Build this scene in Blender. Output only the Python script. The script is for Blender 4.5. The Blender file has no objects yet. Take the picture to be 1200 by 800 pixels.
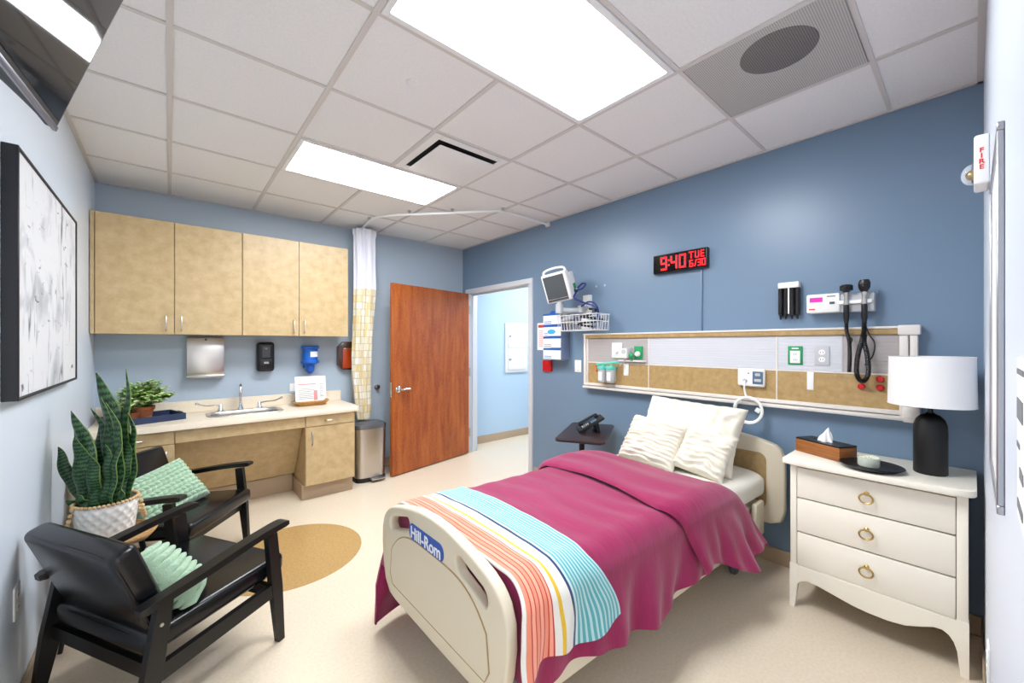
import bpy, bmesh, math, random
from mathutils import Vector, Matrix, Euler, noise
random.seed(7)
SC = bpy.context.scene
COL = SC.collection
PI = math.pi
R = math.radians

# ------------------------------------------------------------------ materials
def lin(c):
    out = []
    for v in c:
        v /= 255.0
        out.append(v / 12.92 if v <= .04045 else ((v + .055) / 1.055) ** 2.4)
    return (*out, 1)

def mat(name, col, rough=.5, metal=0, spec=.5, mottle=None, bump=None, coat=0, trans=0, emit=None, estr=0, sheen=0, alpha=1, stretch=(1, 1, 1), ior=1.45):
    m = bpy.data.materials.new(name)
    m.use_nodes = True
    nt = m.node_tree
    b = nt.nodes['Principled BSDF']
    b.inputs['Base Color'].default_value = lin(col)
    b.inputs['Roughness'].default_value = rough
    b.inputs['Metallic'].default_value = metal
    b.inputs['Specular IOR Level'].default_value = spec
    b.inputs['Coat Weight'].default_value = coat
    b.inputs['Coat Roughness'].default_value = .08
    b.inputs['Transmission Weight'].default_value = trans
    b.inputs['Sheen Weight'].default_value = sheen
    b.inputs['IOR'].default_value = ior
    if alpha < 1:
        b.inputs['Alpha'].default_value = alpha
    if emit:
        b.inputs['Emission Color'].default_value = lin(emit)
        b.inputs['Emission Strength'].default_value = estr
    if mottle or bump:
        tc = nt.nodes.new('ShaderNodeTexCoord')
        mp = nt.nodes.new('ShaderNodeMapping')
        mp.inputs['Scale'].default_value = stretch
        nt.links.new(tc.outputs['Object'], mp.inputs['Vector'])
    if mottle:
        col2, scale, detail = mottle[:3]
        lo, hi = mottle[3:5] if len(mottle) > 3 else (.35, .65)
        n = nt.nodes.new('ShaderNodeTexNoise')
        n.inputs['Scale'].default_value = scale
        n.inputs['Detail'].default_value = detail
        n.inputs['Roughness'].default_value = .65
        nt.links.new(mp.outputs['Vector'], n.inputs['Vector'])
        r = nt.nodes.new('ShaderNodeValToRGB')
        r.color_ramp.elements[0].position = lo
        r.color_ramp.elements[0].color = lin(col2)
        r.color_ramp.elements[1].position = hi
        r.color_ramp.elements[1].color = lin(col)
        nt.links.new(n.outputs['Fac'], r.inputs['Fac'])
        nt.links.new(r.outputs['Color'], b.inputs['Base Color'])
    if bump:
        scale, st = bump[:2]
        n2 = nt.nodes.new('ShaderNodeTexNoise')
        n2.inputs['Scale'].default_value = scale
        n2.inputs['Detail'].default_value = 3
        nt.links.new(mp.outputs['Vector'], n2.inputs['Vector'])
        bp = nt.nodes.new('ShaderNodeBump')
        bp.inputs['Strength'].default_value = st
        bp.inputs['Distance'].default_value = bump[2] if len(bump) > 2 else .003
        nt.links.new(n2.outputs['Fac'], bp.inputs['Height'])
        nt.links.new(bp.outputs['Normal'], b.inputs['Normal'])
    return m

def dots_mat(name, col, hole, scale, thr, rough=.5):
    """perforated sheet: a regular lattice of dark round holes"""
    m = mat(name, col, rough)
    nt = m.node_tree
    b = nt.nodes['Principled BSDF']
    tc = nt.nodes.new('ShaderNodeTexCoord')
    v = nt.nodes.new('ShaderNodeTexVoronoi')
    v.voronoi_dimensions = '2D'
    v.inputs['Scale'].default_value = scale
    v.inputs['Randomness'].default_value = 0
    nt.links.new(tc.outputs['Object'], v.inputs['Vector'])
    r = nt.nodes.new('ShaderNodeValToRGB')
    r.color_ramp.elements[0].position = thr - .05
    r.color_ramp.elements[0].color = lin(hole)
    r.color_ramp.elements[1].position = thr + .05
    r.color_ramp.elements[1].color = lin(col)
    nt.links.new(v.outputs['Distance'], r.inputs['Fac'])
    nt.links.new(r.outputs['Color'], b.inputs['Base Color'])
    return m

def bands_mat(name, bands, axis='Y', rough=.9, bump=None, sheen=.3, weave=None):
    """stripes across the UV map; bands = [(start, colour)]"""
    m = mat(name, bands[0][1], rough, sheen=sheen)
    nt = m.node_tree
    b = nt.nodes['Principled BSDF']
    uv = nt.nodes.new('ShaderNodeUVMap')
    sp = nt.nodes.new('ShaderNodeSeparateXYZ')
    nt.links.new(uv.outputs['UV'], sp.inputs[0])
    # several ramps chained because a ramp holds at most 32 stops
    prev = None
    chunk = 30
    for i in range(0, len(bands), chunk):
        part = bands[i:i + chunk]
        r = nt.nodes.new('ShaderNodeValToRGB')
        r.color_ramp.interpolation = 'CONSTANT'
        els = r.color_ramp.elements
        els[0].position = part[0][0]
        els[0].color = lin(part[0][1])
        els[1].position = part[1][0] if len(part) > 1 else 1
        els[1].color = lin(part[1][1] if len(part) > 1 else part[0][1])
        for p, c in part[2:]:
            e = els.new(p)
            e.color = lin(c)
        nt.links.new(sp.outputs[axis], r.inputs['Fac'])
        if prev is None:
            prev = r.outputs['Color']
        else:
            gt = nt.nodes.new('ShaderNodeMath')
            gt.operation = 'GREATER_THAN'
            gt.inputs[1].default_value = part[0][0]
            nt.links.new(sp.outputs[axis], gt.inputs[0])
            mx = nt.nodes.new('ShaderNodeMix')
            mx.data_type = 'RGBA'
            nt.links.new(gt.outputs[0], mx.inputs[0])
            nt.links.new(prev, mx.inputs[6])
            nt.links.new(r.outputs['Color'], mx.inputs[7])
            prev = mx.outputs[2]
    nt.links.new(prev, b.inputs['Base Color'])
    if bump:
        tc = nt.nodes.new('ShaderNodeTexCoord')
        n2 = nt.nodes.new('ShaderNodeTexNoise')
        n2.inputs['Scale'].default_value = bump[0]
        nt.links.new(tc.outputs['Object'], n2.inputs['Vector'])
        bp = nt.nodes.new('ShaderNodeBump')
        bp.inputs['Strength'].default_value = bump[1]
        bp.inputs['Distance'].default_value = .004
        nt.links.new(n2.outputs['Fac'], bp.inputs['Height'])
        nt.links.new(bp.outputs['Normal'], b.inputs['Normal'])
    return m

M = {}
M['paint_blue'] = mat('blue wall paint', (115, 138, 162), .33, spec=.5, bump=(160, .06, .002))
M['paint_left_lit'] = mat('blue paint lit left wall', (212, 222, 234), .36, spec=.5, bump=(160, .06, .002))  # same blue paint, lightened to carry the bright light on the left wall
M['paint_back_lit'] = mat('blue paint lit back wall', (172, 187, 201), .4, spec=.5, bump=(160, .06, .002))  # lighter copy of the wall blue; the back wall's lighting is in the colour
M['paint_front_lit'] = mat('blue paint lit front wall', (214, 222, 234), .4, spec=.5, bump=(160, .06, .002))  # wall blue made paler, the glare at grazing view put into the colour
M['paint_hall'] = mat('hall paint', (178, 202, 222), .5)
M['tile'] = mat('ceiling tile', (232, 232, 233), .9, mottle=((226, 226, 227), 90, 3), bump=(220, .25, .002))
M['tee'] = mat('ceiling grid tee', (204, 200, 198), .45)
M['floor'] = mat('speckled vinyl floor', (226, 212, 190), .2, spec=.5, mottle=((218, 203, 180), 70, 6, .36, .62))
M['floor_tan'] = mat('tan inlay floor', (186, 152, 100), .2, spec=.5, mottle=((172, 138, 88), 70, 6, .38, .6))
M['vinyl_base'] = mat('tan vinyl base', (178, 156, 130), .5)
M['laminate'] = mat('tan laminate', (202, 178, 136), .36, mottle=((184, 158, 114), 14, 8, .34, .66))
M['laminate_edge'] = mat('laminate edge', (190, 165, 120), .5)
M['counter'] = mat('cream countertop', (240, 228, 208), .3, mottle=((230, 216, 194), 120, 4))
M['chrome'] = mat('chrome', (225, 226, 230), .12, 1)
M['nickel'] = mat('brushed nickel', (190, 188, 184), .32, 1)
M['steel'] = mat('brushed stainless', (205, 200, 194), .3, 1, bump=(30, .12, .001), stretch=(14, 14, .4))
M['steel_dark'] = mat('dark grey lid', (120, 124, 130), .35, .7)
M['black'] = mat('black plastic', (22, 22, 25), .35)
M['black_matte'] = mat('black matte ceramic', (20, 20, 22), .5, bump=(400, .1, .001))
M['rubber'] = mat('black rubber', (18, 18, 20), .6)
M['leather'] = mat('black leather', (10, 11, 15), .24, spec=.5, bump=(220, .12, .002))
M['blackwood'] = mat('black stained wood', (13, 12, 13), .36, bump=(40, .15, .001), stretch=(1, 1, 8))
M['cream'] = mat('cream paint', (243, 237, 222), .35)
M['cream_gap'] = mat('drawer gap', (120, 112, 98), .8)
M['brass'] = mat('brass', (196, 166, 104), .28, 1)
M['white'] = mat('white plastic', (236, 236, 234), .4)
M['white_metal'] = mat('white metal', (228, 230, 232), .35)
M['bed_plastic'] = mat('bed cream plastic', (212, 202, 180), .42)
M['bed_panel'] = mat('bed panel', (214, 202, 176), .5)
M['bed_tan'] = mat('headboard laminate', (168, 142, 100), .5, mottle=((150, 124, 84), 30, 6))
M['sheet'] = mat('white sheet', (224, 220, 208), .9, sheen=.2, bump=(30, .25, .006))
M['pillow'] = mat('ivory pillow', (228, 222, 206), .9, sheen=.3, bump=(60, .25, .004))
M['maroon'] = mat('maroon comforter', (148, 26, 82), .7, spec=.3, sheen=.3, mottle=((136, 20, 70), 6, 4), bump=(26, .25, .006), stretch=(5, .8, 1))
M['mint'] = mat('mint knit', (160, 190, 162), .95, sheen=.4, bump=(120, .5, .004))
M['navy'] = mat('navy tray', (38, 52, 84), .45)
M['terracotta'] = mat('terracotta', (176, 104, 66), .8, bump=(60, .2, .002))
M['soil'] = mat('soil', (60, 44, 32), .95)
M['rattan'] = mat('rattan weave', (196, 158, 106), .7, mottle=((160, 120, 74), 90, 3), bump=(180, .5, .003))
M['bead'] = mat('natural wood bead', (214, 184, 140), .6, mottle=((190, 156, 110), 30, 3))
M['basket_white'] = mat('white woven basket', (232, 228, 222), .8, bump=(120, .3, .003))
M['leaf_pot'] = mat('green leaf', (126, 178, 76), .5, mottle=((214, 226, 170), 30, 2, .46, .54))
M['stem'] = mat('plant stem', (84, 112, 60), .6)
M['screen'] = mat('glossy black screen', (9, 9, 10), .04, spec=.6)
M['monitor_screen'] = mat('grey screen', (84, 88, 92), .12)
M['tv_case'] = mat('tv case', (9, 9, 11), .6, bump=(200, .1, .001))
M['tv_strip'] = mat('tv silver strip', (96, 98, 112), .3, .6)
M['frame_black'] = mat('black frame', (24, 25, 30), .45, bump=(60, .2, .002))
M['headwall_rail'] = mat('headwall rail', (226, 220, 214), .35)
M['headwall_white'] = mat('headwall white', (206, 209, 215), .4)
M['headwall_grey'] = mat('headwall pale grey', (178, 172, 171), .45)
M['headwall_tan'] = mat('headwall tan laminate', (184, 155, 106), .45, mottle=((164, 134, 86), 26, 7, .34, .66))
M['green'] = mat('green plate', (30, 150, 90), .4)
M['teal'] = mat('teal plastic', (96, 204, 190), .4)
M['orange'] = mat('orange plastic', (226, 92, 40), .45)
M['red'] = mat('red plastic', (200, 22, 32), .4)
M['pink'] = mat('magenta label', (228, 40, 176), .5)
M['clear'] = mat('clear plastic', (236, 240, 242), .08, trans=.9, ior=1.2)
M['blue'] = mat('blue plastic', (28, 92, 190), .3)
M['blue_tr'] = mat('translucent blue bottle', (40, 118, 224), .15, trans=.25)
M['blue_box'] = mat('blue carton', (34, 92, 176), .5)
M['carton_white'] = mat('white carton', (236, 240, 244), .5)
M['cyan'] = mat('cyan label', (60, 170, 216), .5)
M['navy_cable'] = mat('navy cable', (30, 50, 120), .45)
M['grey'] = mat('grey plastic', (150, 152, 156), .45)
M['grey_light'] = mat('light grey plastic', (188, 190, 194), .45)
M['grey_dark'] = mat('dark grey', (74, 78, 84), .45)
M['slate'] = mat('slate display', (88, 112, 136), .3)
M['amber_front'] = mat('amber front', (168, 62, 24), .2, coat=.4)
M['amber'] = mat('dark brown smoked plastic', (70, 40, 26), .2, coat=.3)
M['espresso'] = mat('espresso laminate', (50, 34, 36), .35)
M['lampshade'] = mat('white linen shade', (238, 238, 238), .9, bump=(160, .15, .002))
M['tissue'] = mat('tissue paper', (244, 244, 244), .95)
M['wood_box'] = mat('walnut wood', (176, 112, 56), .45, mottle=((120, 68, 30), 6, 6, .3, .7), stretch=(1, 1, 14))
M['wax'] = mat('cream wax', (236, 236, 214), .5)
M['glass'] = mat('frosted candle glass', (216, 224, 206), .12)
M['paper'] = mat('paper', (244, 243, 240), .8)
M['ink_red'] = mat('red ink', (214, 60, 50), .7)
M['ink_pink'] = mat('pink ink', (226, 150, 150), .7)
M['ink_grey'] = mat('grey ink', (120, 122, 128), .7)
M['ink_black'] = mat('black ink', (30, 30, 34), .6)
M['wicker'] = mat('wicker', (206, 160, 92), .7, mottle=((170, 122, 62), 80, 3), bump=(140, .6, .004))
M['label_blue'] = mat('blue badge', (38, 84, 170), .35)
M['label_text'] = mat('badge lettering', (236, 240, 246), .4)
M['curtain_mesh'] = mat('white mesh curtain', (226, 228, 238), .9, bump=(300, .2, .002))
M['door_frame'] = mat('grey door frame', (206, 210, 216), .35)
M['light'] = mat('lamp diffuser', (255, 255, 255), .6, emit=(249, 252, 255), estr=31)
M['cavity'] = mat('dark duct', (22, 22, 24), .9)
M['led'] = mat('red led', (255, 20, 30), .4, emit=(255, 16, 34), estr=1.6)
M['perf'] = dots_mat('perforated return panel', (190, 188, 185), (128, 126, 124), 120, .3)
M['perf_dark'] = dots_mat('speaker perforation', (128, 124, 122), (74, 72, 72), 120, .34)
M['jar_plastic'] = mat('cloudy jar plastic', (222, 226, 228), .15, trans=.35, ior=1.2)
M['acrylic'] = mat('acrylic', (210, 222, 234), .1, trans=.8, ior=1.15)
M['frame_silver'] = mat('silver frame', (176, 176, 180), .3, .8)
M['shade_inner'] = M['lampshade']

# snake plant leaves: dark cross banding along the leaf, pale margin (UV: x across, y along)
def snake_mat():
    m = mat('snake plant leaf', (46, 84, 48), .4, spec=.5)
    nt = m.node_tree
    b = nt.nodes['Principled BSDF']
    uv = nt.nodes.new('ShaderNodeUVMap')
    w = nt.nodes.new('ShaderNodeTexWave')
    w.bands_direction = 'Y'
    w.inputs['Scale'].default_value = 6
    w.inputs['Distortion'].default_value = 5
    w.inputs['Detail'].default_value = 3
    w.inputs['Detail Scale'].default_value = 3
    nt.links.new(uv.outputs['UV'], w.inputs['Vector'])
    r = nt.nodes.new('ShaderNodeValToRGB')
    r.color_ramp.elements[0].position = .25
    r.color_ramp.elements[0].color = lin((16, 42, 28))
    r.color_ramp.elements[1].position = .8
    r.color_ramp.elements[1].color = lin((62, 104, 62))
    nt.links.new(w.outputs['Color'], r.inputs['Fac'])
    sp = nt.nodes.new('ShaderNodeSeparateXYZ')
    nt.links.new(uv.outputs['UV'], sp.inputs[0])
    a = nt.nodes.new('ShaderNodeMath'); a.operation = 'SUBTRACT'; a.inputs[1].default_value = .5
    nt.links.new(sp.outputs['X'], a.inputs[0])
    c = nt.nodes.new('ShaderNodeMath'); c.operation = 'ABSOLUTE'
    nt.links.new(a.outputs[0], c.inputs[0])
    g = nt.nodes.new('ShaderNodeMath'); g.operation = 'GREATER_THAN'; g.inputs[1].default_value = .455
    nt.links.new(c.outputs[0], g.inputs[0])
    mx = nt.nodes.new('ShaderNodeMix'); mx.data_type = 'RGBA'
    mx.inputs[7].default_value = lin((112, 138, 72))
    nt.links.new(g.outputs[0], mx.inputs[0])
    nt.links.new(r.outputs['Color'], mx.inputs[6])
    nt.links.new(mx.outputs[2], b.inputs['Base Color'])
    return m
M['snake'] = snake_mat()

def door_wood():
    m = mat('cherry door veneer', (150, 78, 36), .32, coat=.15)
    nt = m.node_tree
    b = nt.nodes['Principled BSDF']
    tc = nt.nodes.new('ShaderNodeTexCoord')
    mp = nt.nodes.new('ShaderNodeMapping')
    mp.inputs['Scale'].default_value = (7, 7, .9)
    nt.links.new(tc.outputs['Object'], mp.inputs['Vector'])
    n = nt.nodes.new('ShaderNodeTexNoise')
    n.inputs['Scale'].default_value = 2.4; n.inputs['Detail'].default_value = 8; n.inputs['Distortion'].default_value = .6
    nt.links.new(mp.outputs['Vector'], n.inputs['Vector'])
    n2 = nt.nodes.new('ShaderNodeTexNoise')
    n2.inputs['Scale'].default_value = 60; n2.inputs['Detail'].default_value = 4
    nt.links.new(tc.outputs['Object'], n2.inputs['Vector'])
    ad = nt.nodes.new('ShaderNodeMath'); ad.operation = 'MULTIPLY_ADD'
    ad.inputs[1].default_value = .45
    nt.links.new(n2.outputs['Fac'], ad.inputs[0]); nt.links.new(n.outputs['Fac'], ad.inputs[2])
    r = nt.nodes.new('ShaderNodeValToRGB')
    r.color_ramp.elements[0].position = .5; r.color_ramp.elements[0].color = lin((138, 62, 20))
    r.color_ramp.elements[1].position = .95; r.color_ramp.elements[1].color = lin((178, 98, 40))
    nt.links.new(ad.outputs[0], r.inputs['Fac'])
    nt.links.new(r.outputs['Color'], b.inputs['Base Color'])
    return m
M['door'] = door_wood()

def art_mat():
    m = mat('abstract canvas', (240, 240, 240), .85)
    nt = m.node_tree
    b = nt.nodes['Principled BSDF']
    tc = nt.nodes.new('ShaderNodeTexCoord')
    cols = []
    for sc, seed, lo, hi, c0 in (((1, 9, 1.6), 1.2, .58, .72, (128, 130, 136)), ((1, 2.2, 2.0), 6.4, .52, .70, (206, 208, 211)), ((1, 5, 14), 3.1, .65, .74, (120, 122, 128))):
        mp = nt.nodes.new('ShaderNodeMapping')
        mp.inputs['Scale'].default_value = sc
        mp.inputs['Rotation'].default_value = (.25 * seed, 0, 0)
        mp.inputs['Location'].default_value = (seed, seed * 2, seed)
        nt.links.new(tc.outputs['Object'], mp.inputs['Vector'])
        n = nt.nodes.new('ShaderNodeTexNoise')
        n.inputs['Scale'].default_value = 2.2; n.inputs['Detail'].default_value = 7; n.inputs['Distortion'].default_value = .8
        nt.links.new(mp.outputs['Vector'], n.inputs['Vector'])
        r = nt.nodes.new('ShaderNodeValToRGB')
        r.color_ramp.elements[0].position = lo; r.color_ramp.elements[0].color = (1, 1, 1, 1)
        r.color_ramp.elements[1].position = hi; r.color_ramp.elements[1].color = lin(c0)
        nt.links.new(n.outputs['Fac'], r.inputs['Fac'])
        cols.append(r.outputs['Color'])
    prev = cols[0]
    for c in cols[1:]:
        mx = nt.nodes.new('ShaderNodeMix'); mx.data_type = 'RGBA'; mx.blend_type = 'MULTIPLY'
        mx.inputs[0].default_value = 1
        nt.links.new(prev, mx.inputs[6]); nt.links.new(c, mx.inputs[7])
        prev = mx.outputs[2]
    mx = nt.nodes.new('ShaderNodeMix'); mx.data_type = 'RGBA'; mx.blend_type = 'MULTIPLY'
    mx.inputs[0].default_value = 1; mx.inputs[6].default_value = lin((204, 206, 209))
    nt.links.new(prev, mx.inputs[7])
    nt.links.new(mx.outputs[2], b.inputs['Base Color'])
    return m
M['art'] = art_mat()

def curtain_mat():
    m = mat('patterned curtain', (214, 208, 186), .9)
    nt = m.node_tree
    b = nt.nodes['Principled BSDF']
    uv = nt.nodes.new('ShaderNodeUVMap')
    mp = nt.nodes.new('ShaderNodeMapping')
    mp.inputs['Scale'].default_value = (26, 19, 1)
    nt.links.new(uv.outputs['UV'], mp.inputs['Vector'])
    br = nt.nodes.new('ShaderNodeTexBrick')
    br.inputs['Color1'].default_value = lin((214, 190, 128))
    br.inputs['Color2'].default_value = lin((222, 222, 218))
    br.inputs['Mortar'].default_value = lin((196, 186, 158))
    br.inputs['Scale'].default_value = 1
    br.inputs['Mortar Size'].default_value = .07
    br.inputs['Bias'].default_value = 0
    br.inputs['Brick Width'].default_value = 1.3
    br.inputs['Row Height'].default_value = 1
    nt.links.new(mp.outputs['Vector'], br.inputs['Vector'])
    nt.links.new(br.outputs['Color'], b.inputs['Base Color'])
    return m
M['curtain'] = curtain_mat()

# ------------------------------------------------------------------ mesh builder
class MB:
    def __init__(self):
        self.bm = bmesh.new()
        self.uv = self.bm.loops.layers.uv.new('UVMap')

    def _merge(self, t, mtx=None):
        if mtx is not None:
            bmesh.ops.transform(t, matrix=mtx, verts=t.verts)
        me = bpy.data.meshes.new('t')
        t.to_mesh(me); t.free()
        self.bm.from_mesh(me)
        bpy.data.meshes.remove(me)
        return self

    def obox(self, c, s, rot=None, bev=0, seg=2):
        t = bmesh.new()
        bmesh.ops.create_cube(t, size=1)
        bmesh.ops.scale(t, vec=s, verts=t.verts)
        if bev > 0:
            bmesh.ops.bevel(t, geom=list(t.edges), offset=min(bev, min(s) * .49), segments=seg, profile=.5, affect='EDGES')
        m = Matrix.Translation(c)
        if rot is not None:
            m = m @ (rot.to_4x4() if isinstance(rot, Matrix) else Euler(rot).to_matrix().to_4x4())
        return self._merge(t, m)

    def box(self, x0, x1, y0, y1, z0, z1, bev=0, seg=2):
        return self.obox(((x0 + x1) / 2, (y0 + y1) / 2, (z0 + z1) / 2), (abs(x1 - x0), abs(y1 - y0), abs(z1 - z0)), None, bev, seg)

    def tube(self, pts, r, n=8, closed=False, flat=None):
        pts = [Vector(p) for p in pts]
        rs = r if isinstance(r, (list, tuple)) else [r] * len(pts)
        rings = []
        N = len(pts)
        up = None
        for i, p in enumerate(pts):
            a = pts[(i - 1) % N] if (closed or i > 0) else p
            b = pts[(i + 1) % N] if (closed or i < N - 1) else p
            d = (b - a).normalized()
            if up is None:
                up = d.orthogonal().normalized()
            else:
                up = (up - d * up.dot(d))
                up = up.normalized() if up.length > 1e-6 else d.orthogonal().normalized()
            s = d.cross(up)
            fl = flat or (1, 1)
            rings.append([self.bm.verts.new(p + (up * math.cos(2 * PI * k / n) * fl[0] + s * math.sin(2 * PI * k / n) * fl[1]) * rs[i]) for k in range(n)])
        for i in range(N if closed else N - 1):
            A, B = rings[i], rings[(i + 1) % N]
            for k in range(n):
                self.bm.faces.new((A[k], A[(k + 1) % n], B[(k + 1) % n], B[k]))
        if not closed:
            self.bm.faces.new(rings[0][::-1]); self.bm.faces.new(rings[-1])
        return self

    def cyl(self, p0, p1, r0, r1=None, n=20):
        return self.tube([p0, p1], [r0, r0 if r1 is None else r1], n)

    def lathe(self, prof, c=(0, 0, 0), n=32, sx=1, sy=1, mtx=None):
        t = bmesh.new()
        rings = []
        for r, z in prof:
            if r < 1e-6:
                rings.append([t.verts.new((0, 0, z))])
            else:
                rings.append([t.verts.new((r * sx * math.cos(2 * PI * k / n), r * sy * math.sin(2 * PI * k / n), z)) for k in range(n)])
        for A, B in zip(rings, rings[1:]):
            for k in range(n):
                k2 = (k + 1) % n
                if len(A) == 1 and len(B) == 1: continue
                if len(A) == 1: t.faces.new((A[0], B[k2], B[k]))
                elif len(B) == 1: t.faces.new((A[k], A[k2], B[0]))
                else: t.faces.new((A[k], A[k2], B[k2], B[k]))
        if len(rings[0]) > 1: t.faces.new(rings[0][::-1])
        if len(rings[-1]) > 1: t.faces.new(rings[-1])
        m = Matrix.Translation(c)
        if mtx is not None: m = m @ mtx
        return self._merge(t, m)

    def sphere(self, c, r, n=16, rot=None):
        rr = (r, r, r) if not isinstance(r, (tuple, list)) else r
        t = bmesh.new()
        bmesh.ops.create_uvsphere(t, u_segments=n, v_segments=max(6, n // 2), radius=1)
        bmesh.ops.scale(t, vec=rr, verts=t.verts)
        m = Matrix.Translation(c)
        if rot is not None: m = m @ Euler(rot).to_matrix().to_4x4()
        return self._merge(t, m)

    def prism(self, poly, vec, bev=0, seg=2, holes=()):
        t = bmesh.new()
        vec = Vector(vec)
        vs = [t.verts.new(Vector(p)) for p in poly]
        if not holes:
            t.faces.new(vs)
        else:
            es = [t.edges.new((vs[i], vs[(i + 1) % len(vs)])) for i in range(len(vs))]
            for h in holes:
                hv = [t.verts.new(Vector(p)) for p in h]
                es += [t.edges.new((hv[i], hv[(i + 1) % len(hv)])) for i in range(len(hv))]
            bmesh.ops.triangle_fill(t, use_beauty=True, use_dissolve=False, edges=es)
        r = bmesh.ops.extrude_face_region(t, geom=list(t.faces))
        bmesh.ops.translate(t, vec=vec, verts=[v for v in r['geom'] if isinstance(v, bmesh.types.BMVert)])
        bmesh.ops.recalc_face_normals(t, faces=list(t.faces))
        if bev:
            es = [e for e in t.edges if len(e.link_faces) == 2 and e.calc_face_angle(0) > R(50)]
            bmesh.ops.bevel(t, geom=es, offset=bev, segments=seg, profile=.5, affect='EDGES')
        return self._merge(t)

    def grid(self, f, nu, nv, cu=False, uvf=None, thick=0):
        """surface f(u, v), u and v in 0..1"""
        t = bmesh.new()
        uv = t.loops.layers.uv.new('UVMap')
        nU = nu if cu else nu + 1
        V = [[t.verts.new(Vector(f(i / nu, j / nv))) for j in range(nv + 1)] for i in range(nU)]
        for i in range(nu):
            for j in range(nv):
                i2 = (i + 1) % nU
                fc = t.faces.new((V[i][j], V[i2][j], V[i2][j + 1], V[i][j + 1]))
                for lp, (a, b) in zip(fc.loops, ((i, j), (i + 1, j), (i + 1, j + 1), (i, j + 1))):
                    lp[uv].uv = (a / nu, b / nv)
        if thick:
            bmesh.ops.recalc_face_normals(t, faces=list(t.faces))
            bmesh.ops.solidify(t, geom=list(t.faces), thickness=thick)
        return self._merge(t)

    def text(self, s, size, org, ux, uy, depth=.001, align='CENTER', bold=0):
        cu = bpy.data.curves.new('lettering', 'FONT')
        cu.body = s; cu.size = size; cu.align_x = align; cu.align_y = 'CENTER'
        cu.extrude = depth; cu.offset = bold
        ob = bpy.data.objects.new('lettering', cu)
        COL.objects.link(ob)
        bpy.context.view_layer.update()
        me = bpy.data.meshes.new_from_object(ob.evaluated_get(bpy.context.evaluated_depsgraph_get()))
        bpy.data.objects.remove(ob); bpy.data.curves.remove(cu)
        ux = Vector(ux).normalized(); uy = Vector(uy).normalized(); uz = ux.cross(uy)
        m = Matrix((ux, uy, uz)).transposed().to_4x4()
        m.translation = Vector(org)
        me.transform(m)
        self.bm.from_mesh(me)
        bpy.data.meshes.remove(me)
        return self

    def map(self, fn):
        for v in self.bm.verts:
            v.co = Vector(fn(v.co))
        return self

    def build(self, name, material, parent=None, org=None, smooth=True, ang=38, sub=0):
        o0 = Vector((0, 0, 0))
        if parent is not None:
            p = parent
            while p is not None:
                o0 = o0 + p.location
                p = p.parent
        elif org is not None:
            o0 = Vector(org)
        bm = self.bm
        bmesh.ops.recalc_face_normals(bm, faces=list(bm.faces))
        if o0.length:
            bmesh.ops.translate(bm, vec=-o0, verts=bm.verts)
        me = bpy.data.meshes.new(name)
        bm.to_mesh(me); bm.free()
        me.materials.append(M[material] if isinstance(material, str) else material)
        if smooth:
            me.polygons.foreach_set('use_smooth', [True] * len(me.polygons))
            me.set_sharp_from_angle(angle=R(ang))
        ob = bpy.data.objects.new(name, me)
        COL.objects.link(ob)
        if parent is not None:
            ob.parent = parent
        elif org is not None:
            ob.location = org
        if sub:
            md = ob.modifiers.new('smooth', 'SUBSURF'); md.levels = sub; md.render_levels = sub
        return ob

def tag(o, label, cat, group=None, kind=None):
    o['label'] = label
    o['category'] = cat
    if group: o['group'] = group
    if kind: o['kind'] = kind
    return o

def thing(name, label, cat, loc, group=None):
    o = bpy.data.objects.new(name, None)
    o.empty_display_size = .1
    COL.objects.link(o)
    o.location = loc
    return tag(o, label, cat, group)

def struct(o, label=None, cat=None):
    o['kind'] = 'structure'
    if label: o['label'] = label
    if cat: o['category'] = cat
    return o

def copy_tree(o, parent=None):
    c = o.copy()
    COL.objects.link(c)
    if parent is not None: c.parent = parent
    for ch in list(o.children):
        copy_tree(ch, c)
    return c

def smooth_path(pts, k=6):
    """Catmull-Rom through the points"""
    P = [Vector(p) for p in pts]
    P = [P[0] * 2 - P[1]] + P + [P[-1] * 2 - P[-2]]
    out = []
    for i in range(1, len(P) - 2):
        a, b, c, d = P[i - 1:i + 3]
        for j in range(k):
            t = j / k
            out.append(.5 * ((2 * b) + (c - a) * t + (2 * a - 5 * b + 4 * c - d) * t * t + (3 * b - a - 3 * c + d) * t ** 3))
    out.append(P[-2])
    return out

def nz(x, y, z=0):
    return noise.noise(Vector((x, y, z)))

def lerp(a, b, t): return a + (b - a) * t
def sstep(a, b, x):
    t = max(0, min(1, (x - a) / (b - a)))
    return t * t * (3 - 2 * t)

def interp(tab, x):
    if x <= tab[0][0]: return tab[0][1]
    for (a, va), (b, vb) in zip(tab, tab[1:]):
        if x <= b: return lerp(va, vb, (x - a) / (b - a))
    return tab[-1][1]

# ------------------------------------------------------------------ the room shell
XL, XB, YA, YF, ZC = -.45, 3.04, 4.56, -.035, 2.745
b = MB(); b.box(-.75, 3.16, -1.6, 4.72, -.1, 0); b.box(3.16, 7.2, 2.7, 4.82, -.1, 0)
struct(b.build('floor', 'floor', smooth=False))
def disc(c, r, z0, z1):
    d = MB(); d.lathe([(r, z0), (r, z1)], (c[0], c[1], 0), 96); return d
o = disc((.63, 3.075), .46, .0003, .0015).build('trim_1', 'floor_tan', smooth=False); struct(o, 'round tan inlay in the beige floor beside the black armchairs', 'floor inlay')
o = disc((2.15, 2.88), .46, .0003, .0015).build('trim_2', 'floor_tan', smooth=False); struct(o, 'round tan inlay in the beige floor mostly hidden behind the bed', 'floor inlay')

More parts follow.
